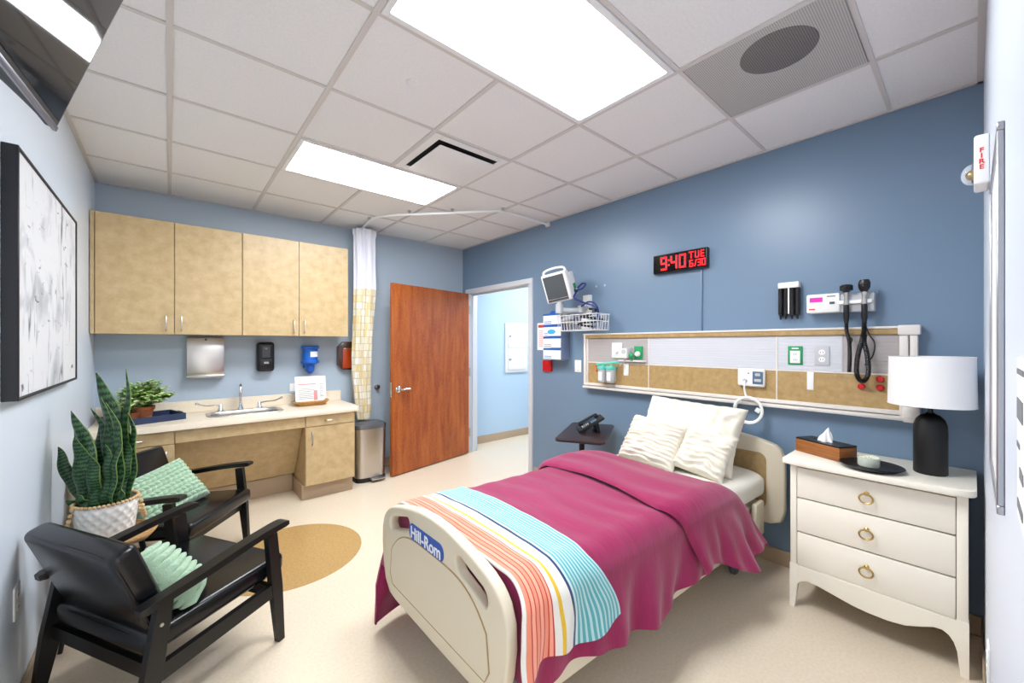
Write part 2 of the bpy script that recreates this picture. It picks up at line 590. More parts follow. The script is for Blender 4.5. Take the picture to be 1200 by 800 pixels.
b = MB(); b.box(XL - .15, XL, -.155, 4.72, 0, 2.9)
struct(b.build('wall_left', 'paint_left_lit', smooth=False))
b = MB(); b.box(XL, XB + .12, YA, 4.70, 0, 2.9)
struct(b.build('wall_back', 'paint_back_lit', smooth=False))
DY0, DY1, DZ = 3.20, 4.44, 2.15          # doorway in the headwall
b = MB(); b.box(XB, XB + .12, YF - .12, DY0, 0, 2.9); b.box(XB, XB + .12, DY1, YA, 0, 2.9); b.box(XB, XB + .12, DY0, DY1, DZ, 2.9)
struct(b.build('wall_right', 'paint_blue', smooth=False))
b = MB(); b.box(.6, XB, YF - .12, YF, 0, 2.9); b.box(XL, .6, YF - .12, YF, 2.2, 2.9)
struct(b.build('wall_front', 'paint_front_lit', smooth=False))

# ceiling: tiles and the grid of tees that carries them
b = MB(); b.box(XL - .15, XB + .12, -.155, YA + .12, ZC, ZC + .06)
ceil = struct(b.build('ceiling', 'tile', smooth=False))
b = MB()
S = .6096; GX = [.0 + S * k for k in range(0, 5)]; GY = [.30 + S * k for k in range(0, 7)]
tw = .012; zt = ZC - .007
for i, x in enumerate(GX):
    ys = [(YF, YA)] if i != 2 else [(YF, GY[1]), (GY[2], GY[4]), (GY[5], YA)]
    for y0, y1 in ys: b.box(x - tw, x + tw, y0, y1, zt, ZC)
for y in GY:
    segs = [(XL, XB)]
    b_x = [(XL, XB)]
    b.box(XL, XB, y - tw * .8, y + tw * .8, zt + .001, ZC)
for (x0, x1, y0, y1) in ((XL, XL + .022, YF, YA), (XB - .022, XB, YF, YA), (XL, XB, YF, YF + .022), (XL, XB, YA - .022, YA)):
    b.box(x0, x1, y0, y1, zt - .001, ZC)
g = b.build('ceiling_grid', 'tee', ceil, smooth=False)

# baseboards
def base(name, x0, x1, y0, y1, h=.1):
    q = MB(); q.box(x0, x1, y0, y1, 0, h, .004, 1)
    return struct(q.build(name, 'vinyl_base'))
base('baseboard_left', XL, XL + .012, YF, 4.0)
base('baseboard_right', XB - .012, XB, YF, DY0 - .05)
base('baseboard_back', 1.40, XB - .012, YA - .012, YA)
base('baseboard_front', .6, XB - .012, YF, YF + .008, .1)

# door frame and leaf
b = MB()
fw = .055
for (y0, y1) in ((DY0 - .03, DY0 + .028), (DY1 - .028, DY1 + .03)):
    b.box(XB - .02, XB + .14, y0, y1, 0, DZ - .03, .006)
b.box(XB - .02, XB + .14, DY0 - .03, DY1 + .03, DZ - .03, DZ + .03, .006)
b.box(XB + .05, XB + .075, DY1 - .045, DY1 - .02, 0, DZ - .03); b.box(XB + .05, XB + .075, DY0 + .02, DY0 + .045, 0, DZ - .03)
b.box(XB + .05, XB + .075, DY0, DY1, DZ - .05, DZ - .025)
struct(b.build('trim_3', 'door_frame'), 'grey metal door frame around the opening to the hallway', 'door frame')
hx, hy, ex, ey = 3.0, 4.385, 1.824, 4.13
L = math.hypot(ex - hx, ey - hy); ang = math.atan2(ey - hy, ex - hx)
b = MB(); b.box(0, L, -.0225, .0225, .012, 2.115, .002, 1)
door = b.build('door_1', 'door'); struct(door, 'open reddish wood door with a silver lever handle', 'door')
# local frame: x runs from the hinge to the free edge, +y faces the camera
hb = MB()
hb.lathe([(0, .0), (.034, 0), (.034, .008), (.026, .014), (0, .014)], (L - .075, .0225, .95), 28, mtx=Matrix.Rotation(-PI / 2, 4, 'X'))
hb.cyl((L - .075, .03, .95), (L - .075, .075, .95), .011)
hb.tube(smooth_path([(L - .075, .07, .95), (L - .10, .075, .951), (L - .15, .07, .951), (L - .205, .068, .949)], 4), .0105, 10)
hb.lathe([(0, .0), (.034, 0), (.034, .008), (.026, .014), (0, .014)], (L - .075, -.0225, .95), 28, mtx=Matrix.Rotation(PI / 2, 4, 'X'))
hb.box(L - .002, L + .0015, -.012, .012, .87, 1.03)
hb.build('door_handle', 'chrome', door)
for z in (.28, 1.08, 1.9):
    q = MB(); q.box(-.034, -.001, -.02, .024, z - .055, z + .055, .002, 1); q.cyl((-.012, .026, z - .055), (-.012, .026, z + .055), .008)
    q.build('hinge', 'nickel', door)
door.location = (hx, hy, 0); door.rotation_euler = (0, 0, ang)

# hallway beyond the doorway
b = MB(); b.box(XB + .12, 7.2, 4.70, 4.82, 0, 2.8)
struct(b.build('wall_hall', 'paint_hall', smooth=False))
b = MB(); b.box(XB + .12, 7.2, 2.58, 2.70, 0, 2.8)
struct(b.build('wall_hall_near', 'paint_hall', smooth=False))
b = MB(); b.box(7.08, 7.2, 2.70, 4.70, 0, 2.8)
struct(b.build('wall_hall_end', 'paint_hall', smooth=False))
b = MB(); b.box(XB + .12, 7.2, 2.58, 4.82, 2.7, 2.8)
struct(b.build('ceiling_hall', 'tile', smooth=False))
q = MB(); q.box(XB + .14, 7.0, 4.688, 4.70, 0, .11, .004, 1)
struct(q.build('baseboard_hall', 'vinyl_base'))

def access_panel():
    t = thing('access_panel', 'white two-door wall cabinet on the pale hallway wall seen through the doorway', 'wall cabinet', (4.13, 4.69, 1.0))
    q = MB(); q.box(3.90, 4.36, 4.672, 4.70, 1.01, 1.775, .004)
    q.build('cabinet_frame', 'white', t)
    for z0, z1 in ((1.05, 1.375), (1.40, 1.735)):
        d = MB(); d.box(3.945, 4.325, 4.658, 4.674, z0, z1, .004)
        dd = d.build('cabinet_door', 'white', t)
        k = MB(); k.lathe([(0, 0), (.018, 0), (.018, .02), (0, .022)], (3.975, 4.658, z1 - .16), 16, mtx=Matrix.Rotation(PI / 2, 4, 'X'))
        k.build('latch', 'nickel', dd)
access_panel()

# ------------------------------------------------------------------ ceiling things
def ceiling_light(name, label, x0, x1, y0, y1, z=ZC, group=None):
    t = thing(name, label, 'ceiling light', ((x0 + x1) / 2, (y0 + y1) / 2, z), group)
    q = MB()
    f = .028
    for a in ((x0, x0 + f, y0, y1), (x1 - f, x1, y0, y1), (x0 + f, x1 - f, y0, y0 + f), (x0 + f, x1 - f, y1 - f, y1)):
        q.box(*a, z - .012, z, .002, 1)
    q.build('light_frame', 'white_metal', t)
    d = MB(); d.box(x0 + f, x1 - f, y0 + f, y1 - f, z - .006, z - .001)
    d.build('diffuser', 'light', t, smooth=False)
    return t
S2 = .6096
ceiling_light('ceiling_light', 'large bright ceiling light panel nearest the camera, above the bed', S2 + .013, 3 * S2 - .013, .30 + S2 + .013, .30 + 2 * S2 - .013)
ceiling_light('ceiling_light', 'bright rectangular ceiling light panel in front of the wall cabinets', S2 + .013, 3 * S2 - .013, .30 + 4 * S2 + .013, .30 + 5 * S2 - .013)
ceiling_light('ceiling_light', 'unseen hallway ceiling light added to light the hall beyond the open doorway', 3.9, 5.1, 3.35, 3.95, 2.7)  # out of view, added to brighten the hallway

def diffuser():
    x0, x1, y0, y1 = 2 * S2 + .013, 3 * S2 - .013, .30 + 3 * S2 + .013, .30 + 4 * S2 - .013
    t = thing('air_vent', 'square white ceiling air vent with a dark slot around its plate', 'air vent', ((x0 + x1) / 2, (y0 + y1) / 2, ZC))
    q = MB(); q.box(x0, x1, y0, y1, ZC - .004, ZC - .0005)
    f = .055
    q2 = MB()
    for a in ((x0, x0 + f, y0, y1), (x1 - f, x1, y0, y1), (x0 + f, x1 - f, y0, y0 + f), (x0 + f, x1 - f, y1 - f, y1)):
        q2.box(*a, ZC - .010, ZC - .004, .002, 1)
    q.build('duct_opening', 'cavity', t, smooth=False)
    q2.build('vent_frame', 'tile', t)
    p = MB(); p.box(x0 + .073, x1 - .073, y0 + .073, y1 - .073, ZC - .036, ZC - .026, .004)
    pl = p.build('vent_plate', 'tile', t)
    for sx in (.16, -.16):
        for sy in (.16, -.16):
            h = MB(); h.cyl(((x0 + x1) / 2 + sx, (y0 + y1) / 2 + sy, ZC - .03), ((x0 + x1) / 2 + sx, (y0 + y1) / 2 + sy, ZC - .003), .006, n=8)
            h.build('hanger', 'cavity', pl)
diffuser()

def speaker_panel():
    x0, x1, y0, y1 = 3 * S2 + .013, 4 * S2 - .013, .30 + .013, .30 + S2 - .013
    t = thing('ceiling_speaker', 'grey perforated ceiling panel with a darker round speaker area', 'ceiling speaker', ((x0 + x1) / 2, (y0 + y1) / 2, ZC))
    q = MB(); q.box(x0, x1, y0, y1, ZC - .008, ZC - .001, .002, 1)
    q.build('perforated_panel', 'perf', t)
    d = MB(); d.lathe([(0, -.0105), (.14, -.0105), (.146, -.008), (0, -.008)], (2.035, .562, ZC), 48)
    d.build('speaker_grille', 'perf_dark', t)
speaker_panel()

d = MB(); d.lathe([(0, -.006), (.026, -.006), (.031, -.003), (.031, 0), (0, 0)], (.913, 1.82, ZC), 32)
tag(d.build('sprinkler_cap', 'tile', org=(.913, 1.82, ZC)), 'small round sprinkler cover in the ceiling tile between the two lights', 'sprinkler')

# curtain track and the bunched curtain
TZ = ZC - .035
tp = [(1.60, 4.52, TZ), (1.585, 4.30, TZ), (1.555, 4.05, TZ), (1.565, 3.88, TZ), (1.63, 3.75, TZ), (1.77, 3.585, TZ), (2.06, 3.27, TZ), (2.30, 3.00, TZ), (2.41, 2.93, TZ), (2.57, 2.915, TZ), (2.78, 2.925, TZ), (3.02, 2.935, TZ)]
t = thing('curtain_track', 'thin white curved curtain track under the ceiling near the door', 'curtain track', (2.2, 3.3, TZ))
q = MB(); q.tube(smooth_path(tp, 6), .011, 8, flat=(1, 1)); q.box(3.015, 3.04, 2.91, 2.96, TZ - .02, TZ + .02, .003)
q.build('rail', 'white_metal', t)
for p in (tp[2], tp[5], tp[6], tp[8]):
    q = MB(); q.cyl((p[0], p[1], TZ), (p[0], p[1], ZC), .008, n=10); q.cyl((p[0], p[1], ZC - .006), (p[0], p[1], ZC), .018, n=12)
    q.build('bracket', 'nickel', t)

def curtain():
    cx, cy = 1.625, 4.37
    t = thing('privacy_curtain', 'bunched privacy curtain, white on top and tan checked below, hanging beside the cabinets', 'curtain', (cx, cy, .63))
    def prof(z):
        # (centre shift, half width)
        return interp([(.6, -.01), (1.1, -.035), (1.6, -.02), (2.05, 0), (2.7, 0)], z), interp([(.6, .060), (.8, .078), (1.1, .085), (1.6, .094), (2.05, .1), (2.62, .098), (2.66, .112), (2.70, .105)], z)
    def f(z0, z1):
        def ff(u, v):
            z = lerp(z0, z1, v)
            sh, w = prof(z)
            a = 2 * PI * u
            k = 1 + .16 * math.sin(9 * a + 1.2 * math.sin(z * 2.2)) + .07 * math.sin(23 * a + 2 * z) + .05 * nz(u * 6, z * 3)
            return (cx + sh + w * k * math.cos(a), cy + w * .72 * k * math.sin(a), z)
        return ff
    m = MB(); m.grid(f(2.045, 2.70), 150, 26, True); m.build('mesh_top', 'curtain_mesh', t, ang=80)
    m = MB(); m.grid(f(.63, 2.05), 150, 40, True, ); m.build('patterned_cloth', 'curtain', t, ang=80)
    h = MB()
    for i in range(7):
        a = i / 7 * 2 * PI
        h.tube([(cx + .05 * math.cos(a), cy + .05 * math.sin(a), 2.685), (cx + .02 * math.cos(a), cy + .02 * math.sin(a), 2.712)], .004, 6)
    h.build('curtain_hooks', 'white', t)
curtain()

# ------------------------------------------------------------------ cabinets along the back wall
def pull(parent, c, length, axis, out=(0, -1, 0), name='handle', m='nickel'):
    q = MB()
    ax = Vector(axis); o = Vector(out); c = Vector(c)
    a = c - ax * length / 2; e = c + ax * length / 2
    q.tube([a, a + o * .024, a + o * .03 + ax * .008, e + o * .03 - ax * .008, e + o * .024, e], .0052, 8)
    return q.build(name, m, parent)

def upper_cabinet(x0, x1, doors, label, filler=False):
    t = thing('wall_cabinet', label, 'wall cabinet', ((x0 + x1) / 2, 4.4, 1.524), 'wall cabinets above the counter')
    b = MB(); b.box(x0, x1, 4.262, YA, 1.526, 2.437)
    if filler: b.box(x0, doors[0][0] - .003, 4.246, 4.262, 1.526, 2.437)
    b.build('body', 'laminate_edge' if False else 'laminate', t)
    for a, e, hx_ in doors:
        d = MB(); d.box(a + .0018, e - .0018, 4.24, 4.2595, 1.526, 2.435, .0015, 1)
        dd = d.build('door', 'laminate', t)
        pull(dd, (hx_, 4.24, 1.615), .115, (0, 0, 1))
    return t
upper_cabinet(-.445, .489, [(-.420, .030, -.022), (.030, .489, .074)], 'tan two-door wall cabinet in the corner, left of the pair above the counter', True)
upper_cabinet(.491, 1.406, [(.491, .946, .900), (.946, 1.406, .990)], 'tan two-door wall cabinet next to the hanging curtain, right of the pair above the counter')

CZ, CF = .838, 3.95
t = thing('base_cabinet', 'tan base cabinet with drawer and door beside the trash can at the counter end', 'base cabinet', (1.16, 4.25, 0))
b = MB(); b.box(.94, 1.385, 4.0, 4.54, .14, CZ - .05); b.build('body', 'laminate', t)
b = MB(); b.box(.925, 1.385, 4.05, 4.54, 0, .14, .002, 1); b.build('toe_kick', 'vinyl_base', t)
d = MB(); d.box(.943, 1.382, 3.98, 3.9995, .687, CZ - .054, .0015, 1); dr = d.build('drawer', 'laminate', t)
pull(dr, (1.165, 3.98, .735), .11, (1, 0, 0))
d = MB(); d.box(.943, 1.382, 3.98, 3.9995, .144, .681, .0015, 1); dr = d.build('door', 'laminate', t)
pull(dr, (.995, 3.98, .575), .115, (0, 0, 1))
t = thing('base_cabinet', 'tan base cabinet with drawer and door in the left corner, behind the far armchair', 'base cabinet', (-.2, 4.25, 0))
b = MB(); b.box(XL + .004, .03, 4.0, 4.54, .14, CZ - .05); b.build('body', 'laminate', t)
b = MB(); b.box(XL + .016, .03, 4.05, 4.54, 0, .14, .002, 1); b.build('toe_kick', 'vinyl_base', t)
d = MB(); d.box(XL + .008, .027, 3.98, 3.9995, .687, CZ - .054, .0015, 1); dr = d.build('drawer', 'laminate', t)
pull(dr, (-.205, 3.98, .735), .11, (1, 0, 0))
d = MB(); d.box(XL + .008, .027, 3.98, 3.9995, .144, .681, .0015, 1); dr = d.build('door', 'laminate', t)
pull(dr, (-.02, 3.98, .575), .115, (0, 0, 1))
# open knee space below the sink
t = thing('sink_apron', 'tan laminate apron and sloped knee panel of the open space under the sink', 'cabinet panel', (.485, 4.2, 0))
b = MB(); b.box(.032, .938, 3.98, 3.9995, .687, CZ - .054, .0015, 1); b.build('front_rail', 'laminate', t)
b = MB(); b.prism([(.034, 4.06, .70), (.034, 4.09, .70), (.034, 4.40, .19), (.034, 4.375, .178)], (.902, 0, 0)); b.build('knee_panel', 'laminate', t)
b = MB(); b.box(.034, .922, 4.40, 4.54, 0, .17, .003, 1); b.build('toe_kick', 'vinyl_base', t)

# countertop with a hole for the sink, and its backsplash
SX0, SX1, SY0, SY1 = .255, .785, 4.13, 4.43
t = thing('countertop', 'cream countertop with low backsplash along the back wall', 'countertop', (.48, 4.25, CZ - .05))
b = MB()
b.prism([(XL + .003, CF, CZ - .05), (1.40, CF, CZ - .05), (1.425, CF + .03, CZ - .05), (1.425, YA - .003, CZ - .05), (XL + .003, YA - .003, CZ - .05)], (0, 0, .05), .003, 1,
        holes=[[(SX0, SY0, CZ - .05), (SX1, SY0, CZ - .05), (SX1, SY1, CZ - .05), (SX0, SY1, CZ - .05)]])
b.build('slab', 'counter', t)
b = MB(); b.box(XL + .003, 1.425, YA - .024, YA - .003, CZ, CZ + .105, .003, 1); b.build('backsplash', 'counter', t)

t = thing('sink', 'stainless drop-in sink set in the cream countertop', 'sink', (.52, 4.28, CZ))
b = MB()
def sinkf(u, v):
    # v: 0 outer rim .. 1 basin centre ; rounded rectangle ring
    a = 2 * PI * u
    def rr(hx_, hy_, r):
        c, s = math.cos(a), math.sin(a)
        n = 5
        k = (abs(c) ** n + abs(s) ** n) ** (-1 / n)
        return c * k * hx_, s * k * hy_
    tab = [(0, (.285, .185, CZ + .001)), (.1, (.283, .183, CZ + .005)), (.25, (.262, .150, CZ + .004)), (.32, (.252, .140, CZ - .004)), (.7, (.245, .133, CZ - .13)), (.8, (.22, .115, CZ - .15)), (1, (.01, .01, CZ - .155))]
    for (p, A), (q_, B) in zip(tab, tab[1:]):
        if v <= q_ + 1e-9:
            k = (v - p) / (q_ - p)
            hx_, hy_, z = (lerp(A[i], B[i], k) for i in range(3))
            break
    x, y = rr(hx_, hy_, 0)
    return (.52 + x, 4.275 + y, z)
b.grid(sinkf, 64, 20, True)
b.build('basin', 'steel', t)
b = MB(); b.lathe([(0, -.153), (.03, -.153), (.034, -.149), (0, -.1485)], (.52, 4.275, CZ), 20); b.build('drain', 'chrome', t)
t = thing('faucet', 'chrome gooseneck faucet with two wrist-blade handles behind the sink', 'faucet', (.50, 4.445, CZ))
FZ = CZ + .004
b = MB(); b.lathe([(.026, 0), (.026, .012), (.017, .03), (.014, .06), (0, .06)], (.50, 4.447, FZ), 24)
b.tube(smooth_path([(.50, 4.447, FZ + .05), (.50, 4.447, FZ + .17), (.50, 4.435, FZ + .215), (.495, 4.40, FZ + .235), (.49, 4.36, FZ + .222), (.488, 4.335, FZ + .18), (.488, 4.332, FZ + .155)], 6), .0115, 12)
b.lathe([(.014, 0), (.016, .03), (0, .03)], (.488, 4.332, FZ + .135), 16)
b.build('spout', 'chrome', t)
for x, dx in ((.35, -1), (.65, 1)):
    b = MB(); b.lathe([(.026, 0), (.026, .01), (.018, .022), (.016, .05), (.012, .056), (0, .058)], (x, 4.447, FZ), 22)
    k = b.build('valve', 'chrome', t)
    h = MB(); h.tube(smooth_path([(x, 4.447, FZ + .046), (x + dx * .05, 4.43, FZ + .055), (x + dx * .12, 4.40, FZ + .062), (x + dx * .165, 4.385, FZ + .082), (x + dx * .18, 4.38, FZ + .094)], 5), [.008] * 5 + [.0075] * 5 + [.009] * 5 + [.0125] * 5 + [.009], 10, flat=(.6, 1))
    h.build('wrist_blade', 'chrome', k)

# dispensers on the back wall
t = thing('towel_dispenser', 'stainless paper towel dispenser mounted on the wall left of the faucet', 'paper towel dispenser', (.243, 4.5, 1.15))
b = MB(); b.prism([(.112, 4.56, 1.165), (.112, 4.47, 1.165), (.112, 4.462, 1.20), (.112, 4.466, 1.505), (.112, 4.56, 1.51)], (.266, 0, 0), .004); b.build('cabinet', 'steel', t)
b = MB(); b.box(.108, .382, 4.455, 4.56, 1.148, 1.172, .006); b.build('bottom_lip', 'nickel', t)
b = MB(); b.cyl((.245, 4.468, 1.487), (.245, 4.458, 1.487), .009); b.build('lock', 'grey_dark', t)

t = thing('soap_dispenser', 'black wall soap dispenser between the towel dispenser and the blue dispenser', 'soap dispenser', (.708, 4.5, 1.18))
b = MB(); b.obox((.708, 4.51, 1.325), (.146, .098, .285), None, .028, 4); b.build('housing', 'black', t)
b = MB(); b.obox((.708, 4.462, 1.372), (.066, .008, .105), None, .004); b.build('window', 'grey_dark', t)
b = MB(); b.obox((.708, 4.458, 1.262), (.09, .014, .07), None, .006); pl = b.build('push_plate', 'black', t)
b = MB(); b.obox((.708, 4.4505, 1.268), (.04, .002, .02)); b.build('label_plate', 'grey', pl)
b = MB(); b.lathe([(.011, 0), (.02, .03), (.02, .034), (0, .034)], (.708, 4.475, 1.375), 16); b.build('level_mark', 'grey', t)

t = thing('sanitizer_dispenser', 'blue translucent wall dispenser bottle above the sign in the wicker basket', 'dispenser', (1.10, 4.49, 1.13))
b = MB(); b.lathe([(0, .285), (.078, .285), (.085, .28), (.085, .258), (.078, .25), (0, .25)], (1.10, 4.475, 1.147), 32); b.build('top_cap', 'blue', t)
b = MB(); b.lathe([(0, .252), (.072, .252), (.074, .18), (.07, .13), (0, .13)], (1.10, 4.475, 1.147), 32); b.build('bottle', 'blue_tr', t)
b = MB(); b.lathe([(0, .135), (.084, .135), (.086, .11), (.07, .1), (.045, .085), (.042, .03), (.03, .015), (.016, 0), (0, 0)], (1.10, 4.475, 1.147), 32); b.build('nozzle_collar', 'blue', t)
b = MB(); b.box(1.05, 1.15, 4.53, YA, 1.2, 1.42, .004); b.build('bracket', 'blue', t)
b = MB()
b.grid(lambda u, v: (1.10 + .0765 * math.sin(lerp(-.2, .9, u)), 4.475 - .0765 * math.cos(lerp(-.2, .9, u)), 1.147 + lerp(.17, .225, v)), 10, 2); b.build('label', 'carton_white', t)

t = thing('glove_dispenser', 'dark brown smoked plastic wall box with amber front partly behind the curtain', 'wall dispenser', (1.56, 4.53, 1.16))
def octo(x0, x1, z0, z1, c, y): return [(x0 + c, y, z0), (x1 - c, y, z0), (x1, y, z0 + c), (x1, y, z1 - c), (x1 - c, y, z1), (x0 + c, y, z1), (x0, y, z1 - c), (x0, y, z0 + c)]
b = MB(); b.prism(octo(1.385, 1.745, 1.165, 1.475, .055, 4.555), (0, -.06, 0), .004); b.build('housing', 'amber', t)
for x0, x1 in ((1.43, 1.545), (1.585, 1.70)):
    b = MB(); b.box(x0, x1, 4.484, 4.497, 1.185, 1.395, .005); fr = b.build('amber_window', 'amber_front', t)
    b = MB(); b.box(x0 + .01, x1 - .01, 4.479, 4.487, 1.395, 1.405, .002); b.build('window_lip', 'brass', fr)

b = MB(); b.lathe([(0, 0), (.03, 0), (.03, .01), (.02, .02), (.024, .05), (0, .056)], (1.835, YA, .95), 24, mtx=Matrix.Rotation(PI / 2, 4, 'X'))
tag(b.build('door_stop', 'chrome', org=(1.835, YA, .95)), 'round chrome door stop on the wall beside the hanging curtain', 'door stop')

# stainless step can
def trash():
    cx, cy = 1.625, 4.26
    t = thing('trash_can', 'stainless step trash can with dark lid between the counter and the open door', 'trash can', (cx, cy, 0))
    def sh(w, dep, z, n=40):
        out = []
        for k in range(n):
            a = 2 * PI * k / n
            c, s = math.cos(a), math.sin(a)
            e = 5
            m_ = (abs(c) ** e + abs(s) ** e) ** (-1 / e)
            y = s * m_ * dep
            if s < 0: y -= .018 * (1 - (c * m_) ** 2)
            out.append((c * m_ * w, y, z))
        return out
    def loft(rings):
        q = MB(); V = [[q.bm.verts.new((cx + p[0], cy + p[1], p[2])) for p in r] for r in rings]
        for A, B in zip(V, V[1:]):
            for k in range(len(A)): q.bm.faces.new((A[k], A[(k + 1) % len(A)], B[(k + 1) % len(A)], B[k]))
        q.bm.faces.new(V[0][::-1]); q.bm.faces.new(V[-1]); return q
    loft([sh(.157, .102, .045), sh(.162, .107, .30), sh(.165, .11, .555)]).build('body', 'steel', t)
    loft([sh(.160, .106, 0), sh(.163, .108, .02), sh(.160, .104, .045)]).build('base_ring', 'rubber', t)
    loft([sh(.168, .113, .555), sh(.170, .115, .575), sh(.166, .112, .598), (sh(.14, .09, .612))]).build('lid', 'steel_dark', t)
    q = MB(); q.obox((cx + .045, cy - .155, .035), (.15, .07, .018), None, .006); q.build('pedal', 'nickel', t)
trash()

# tray with two potted plants, left end of the counter
def tray_rect():
    c = Vector((-.155, 4.28, CZ)); rz = R(17)
    rot = Matrix.Rotation(rz, 4, 'Z')
    t = thing('serving_tray', 'navy rectangular tray with raised rim on the counter under the potted plants', 'tray', c)
    q = MB(); q.box(-.22, .22, -.16, .16, 0, .008)
    for a in ((-.22, .22, -.16, -.15), (-.22, .22, .15, .16), (-.22, -.21, -.15, .15), (.21, .22, -.15, .15)): q.box(*a, .006, .05, .002, 1)
    q.map(lambda p: c + rot @ p); q.build('tray_body', 'navy', t)
    for s in (-1, 1):
        q = MB(); q.tube([(s * .222, -.05, .03), (s * .232, -.045, .045), (s * .232, .045, .045), (s * .222, .05, .03)], .005, 8)
        q.map(lambda p: c + rot @ p); q.build('handle', 'black', t)
tray_rect()
def leaf_into(q, base, d, up, ln, wd):
    s = d.cross(up).normalized()
    n_ = s.cross(d).normalized()
    pts = []
    for k, (f, w) in enumerate(((0, .15), (.3, .9), (.6, 1), (1, .06))):
        mid = base + d * ln * f - n_ * ln * .25 * f * f
        pts.append((mid - s * wd * w / 2 + n_ * wd * .1 * w, mid, mid + s * wd * w / 2 + n_ * wd * .1 * w))
    V = [[q.bm.verts.new(p) for p in r] for r in pts]
    for A, B in zip(V, V[1:]):
        for k in range(2): q.bm.faces.new((A[k], A[k + 1], B[k + 1], B[k]))
def pot_plant(c, sc, nstem, label, seed):
    rnd = random.Random(seed)
    t = thing('potted_plant', label, 'potted plant', c)
    q = MB(); q.lathe([(.036 * sc, 0), (.05 * sc, .07 * sc), (.056 * sc, .072 * sc), (.057 * sc, .092 * sc), (.05 * sc, .092 * sc), (.046 * sc, .075 * sc), (0, .075 * sc)], c, 28); q.build('pot', 'terracotta', t)
    q = MB(); q.lathe([(0, .08 * sc), (.045 * sc, .078 * sc), (.045 * sc, .07 * sc), (0, .07 * sc)], c, 20); q.build('soil', 'soil', t)
    lv, st = MB(), MB()
    c = Vector(c)
    for i in range(nstem):
        a = rnd.random() * 2 * PI; sp = rnd.random() ** .6
        p0 = c + Vector((math.cos(a) * .025 * sp, math.sin(a) * .025 * sp, .078 * sc))
        tip = c + Vector((math.cos(a) * .145 * sp * sc, math.sin(a) * .145 * sp * sc, (.235 - .09 * sp * sp + rnd.uniform(-.03, .03)) * sc))
        mid = p0.lerp(tip, .5) + Vector((0, 0, .02))
        path = smooth_path([p0, mid, tip], 4)
        st.tube(path, .0016, 5)
        for k in range(3, len(path)):
            for j in range(3):
                b_ = rnd.random() * 2 * PI
                d = Vector((math.cos(b_), math.sin(b_), rnd.uniform(-.1, .7))).normalized()
                leaf_into(lv, path[k], d, Vector((0, 0, 1)), rnd.uniform(.03, .046) * sc, rnd.uniform(.019, .028) * sc)
    st.build('stems', 'stem', t); lv.build('foliage', 'leaf_pot', t, smooth=False)
pot_plant((-.155, 4.27, CZ + .008), 1.22, 80, 'bushy variegated green plant in a terracotta pot on the navy tray', 3)
pot_plant((-.215, 4.235, CZ + .008), .8, 22, 'smaller green plant in a terracotta pot at the left of the navy tray', 5)

# wicker basket with a standing sign
bc = Vector((1.075, 4.345, CZ))
t = thing('wicker_basket', 'shallow oblong wicker basket on the counter holding paper signs', 'basket', bc)
q = MB()
for k in range(5):
    w = .115 + .011 * k; h = .062 + .009 * k
    q.tube([(bc.x + w * math.copysign(abs(math.cos(a)) ** .5, math.cos(a)), bc.y + h * math.copysign(abs(math.sin(a)) ** .5, math.sin(a)), CZ + .006 + .0095 * k) for a in [2 * PI * i / 40 for i in range(40)]], .0062, 6, True)
q.build('woven_side', 'wicker', t)
q = MB(); q.prism([(bc.x + .115 * math.copysign(abs(math.cos(a)) ** .5, math.cos(a)), bc.y + .062 * math.copysign(abs(math.sin(a)) ** .5, math.sin(a)), CZ + .001) for a in [2 * PI * i / 40 for i in range(40)]], (0, 0, .006)); q.build('woven_bottom', 'wicker', t)
def sign(name, label, c, w, h, lean, blocks, rz=0):
    m = Matrix.Translation(c) @ Matrix.Rotation(rz, 4, 'Z') @ Matrix.Rotation(-lean, 4, 'X')
    t = thing(name, label, 'sign', c)
    q = MB(); q.box(-w / 2, w / 2, -.0015, .0015, 0, h); q.map(lambda p: m @ p); q.build('sheet', 'paper', t)
    for (x0, x1, z0, z1, mt) in blocks:
        q = MB()
        n_ = max(1, int((z1 - z0) / .014))
        if mt == 'ink_grey':
            for i in range(n_): q.box(x0, x1 - (i % 3) * .012, -.0022, -.0014, z0 + i * .014, z0 + i * .014 + .004)
        else: q.box(x0, x1, -.0022, -.0014, z0, z1)
        q.map(lambda p: m @ p); q.build('print', mt, t)
sign('desk_sign', 'white printed sign with pinkish lettering standing in the wicker basket', (1.055, 4.36, CZ + .012), .225, .275, R(10), [(-.085, .08, .19, .20, 'ink_pink'), (-.085, .06, .05, .17, 'ink_grey'), (.055, .09, .03, .13, 'ink_pink')])
sign('desk_sign', 'second white sheet standing behind the front sign in the wicker basket', (1.125, 4.39, CZ + .012), .22, .27, R(9), [(-.03, .09, .06, .2, 'ink_grey')])
q = MB(); q.box(.93, 1.06, YA - .003, YA, .965, 1.045); tag(q.build('note_card', 'paper', org=(1.0, YA, .965)), 'small white card taped to the wall, peeking out left of the standing sign', 'card')

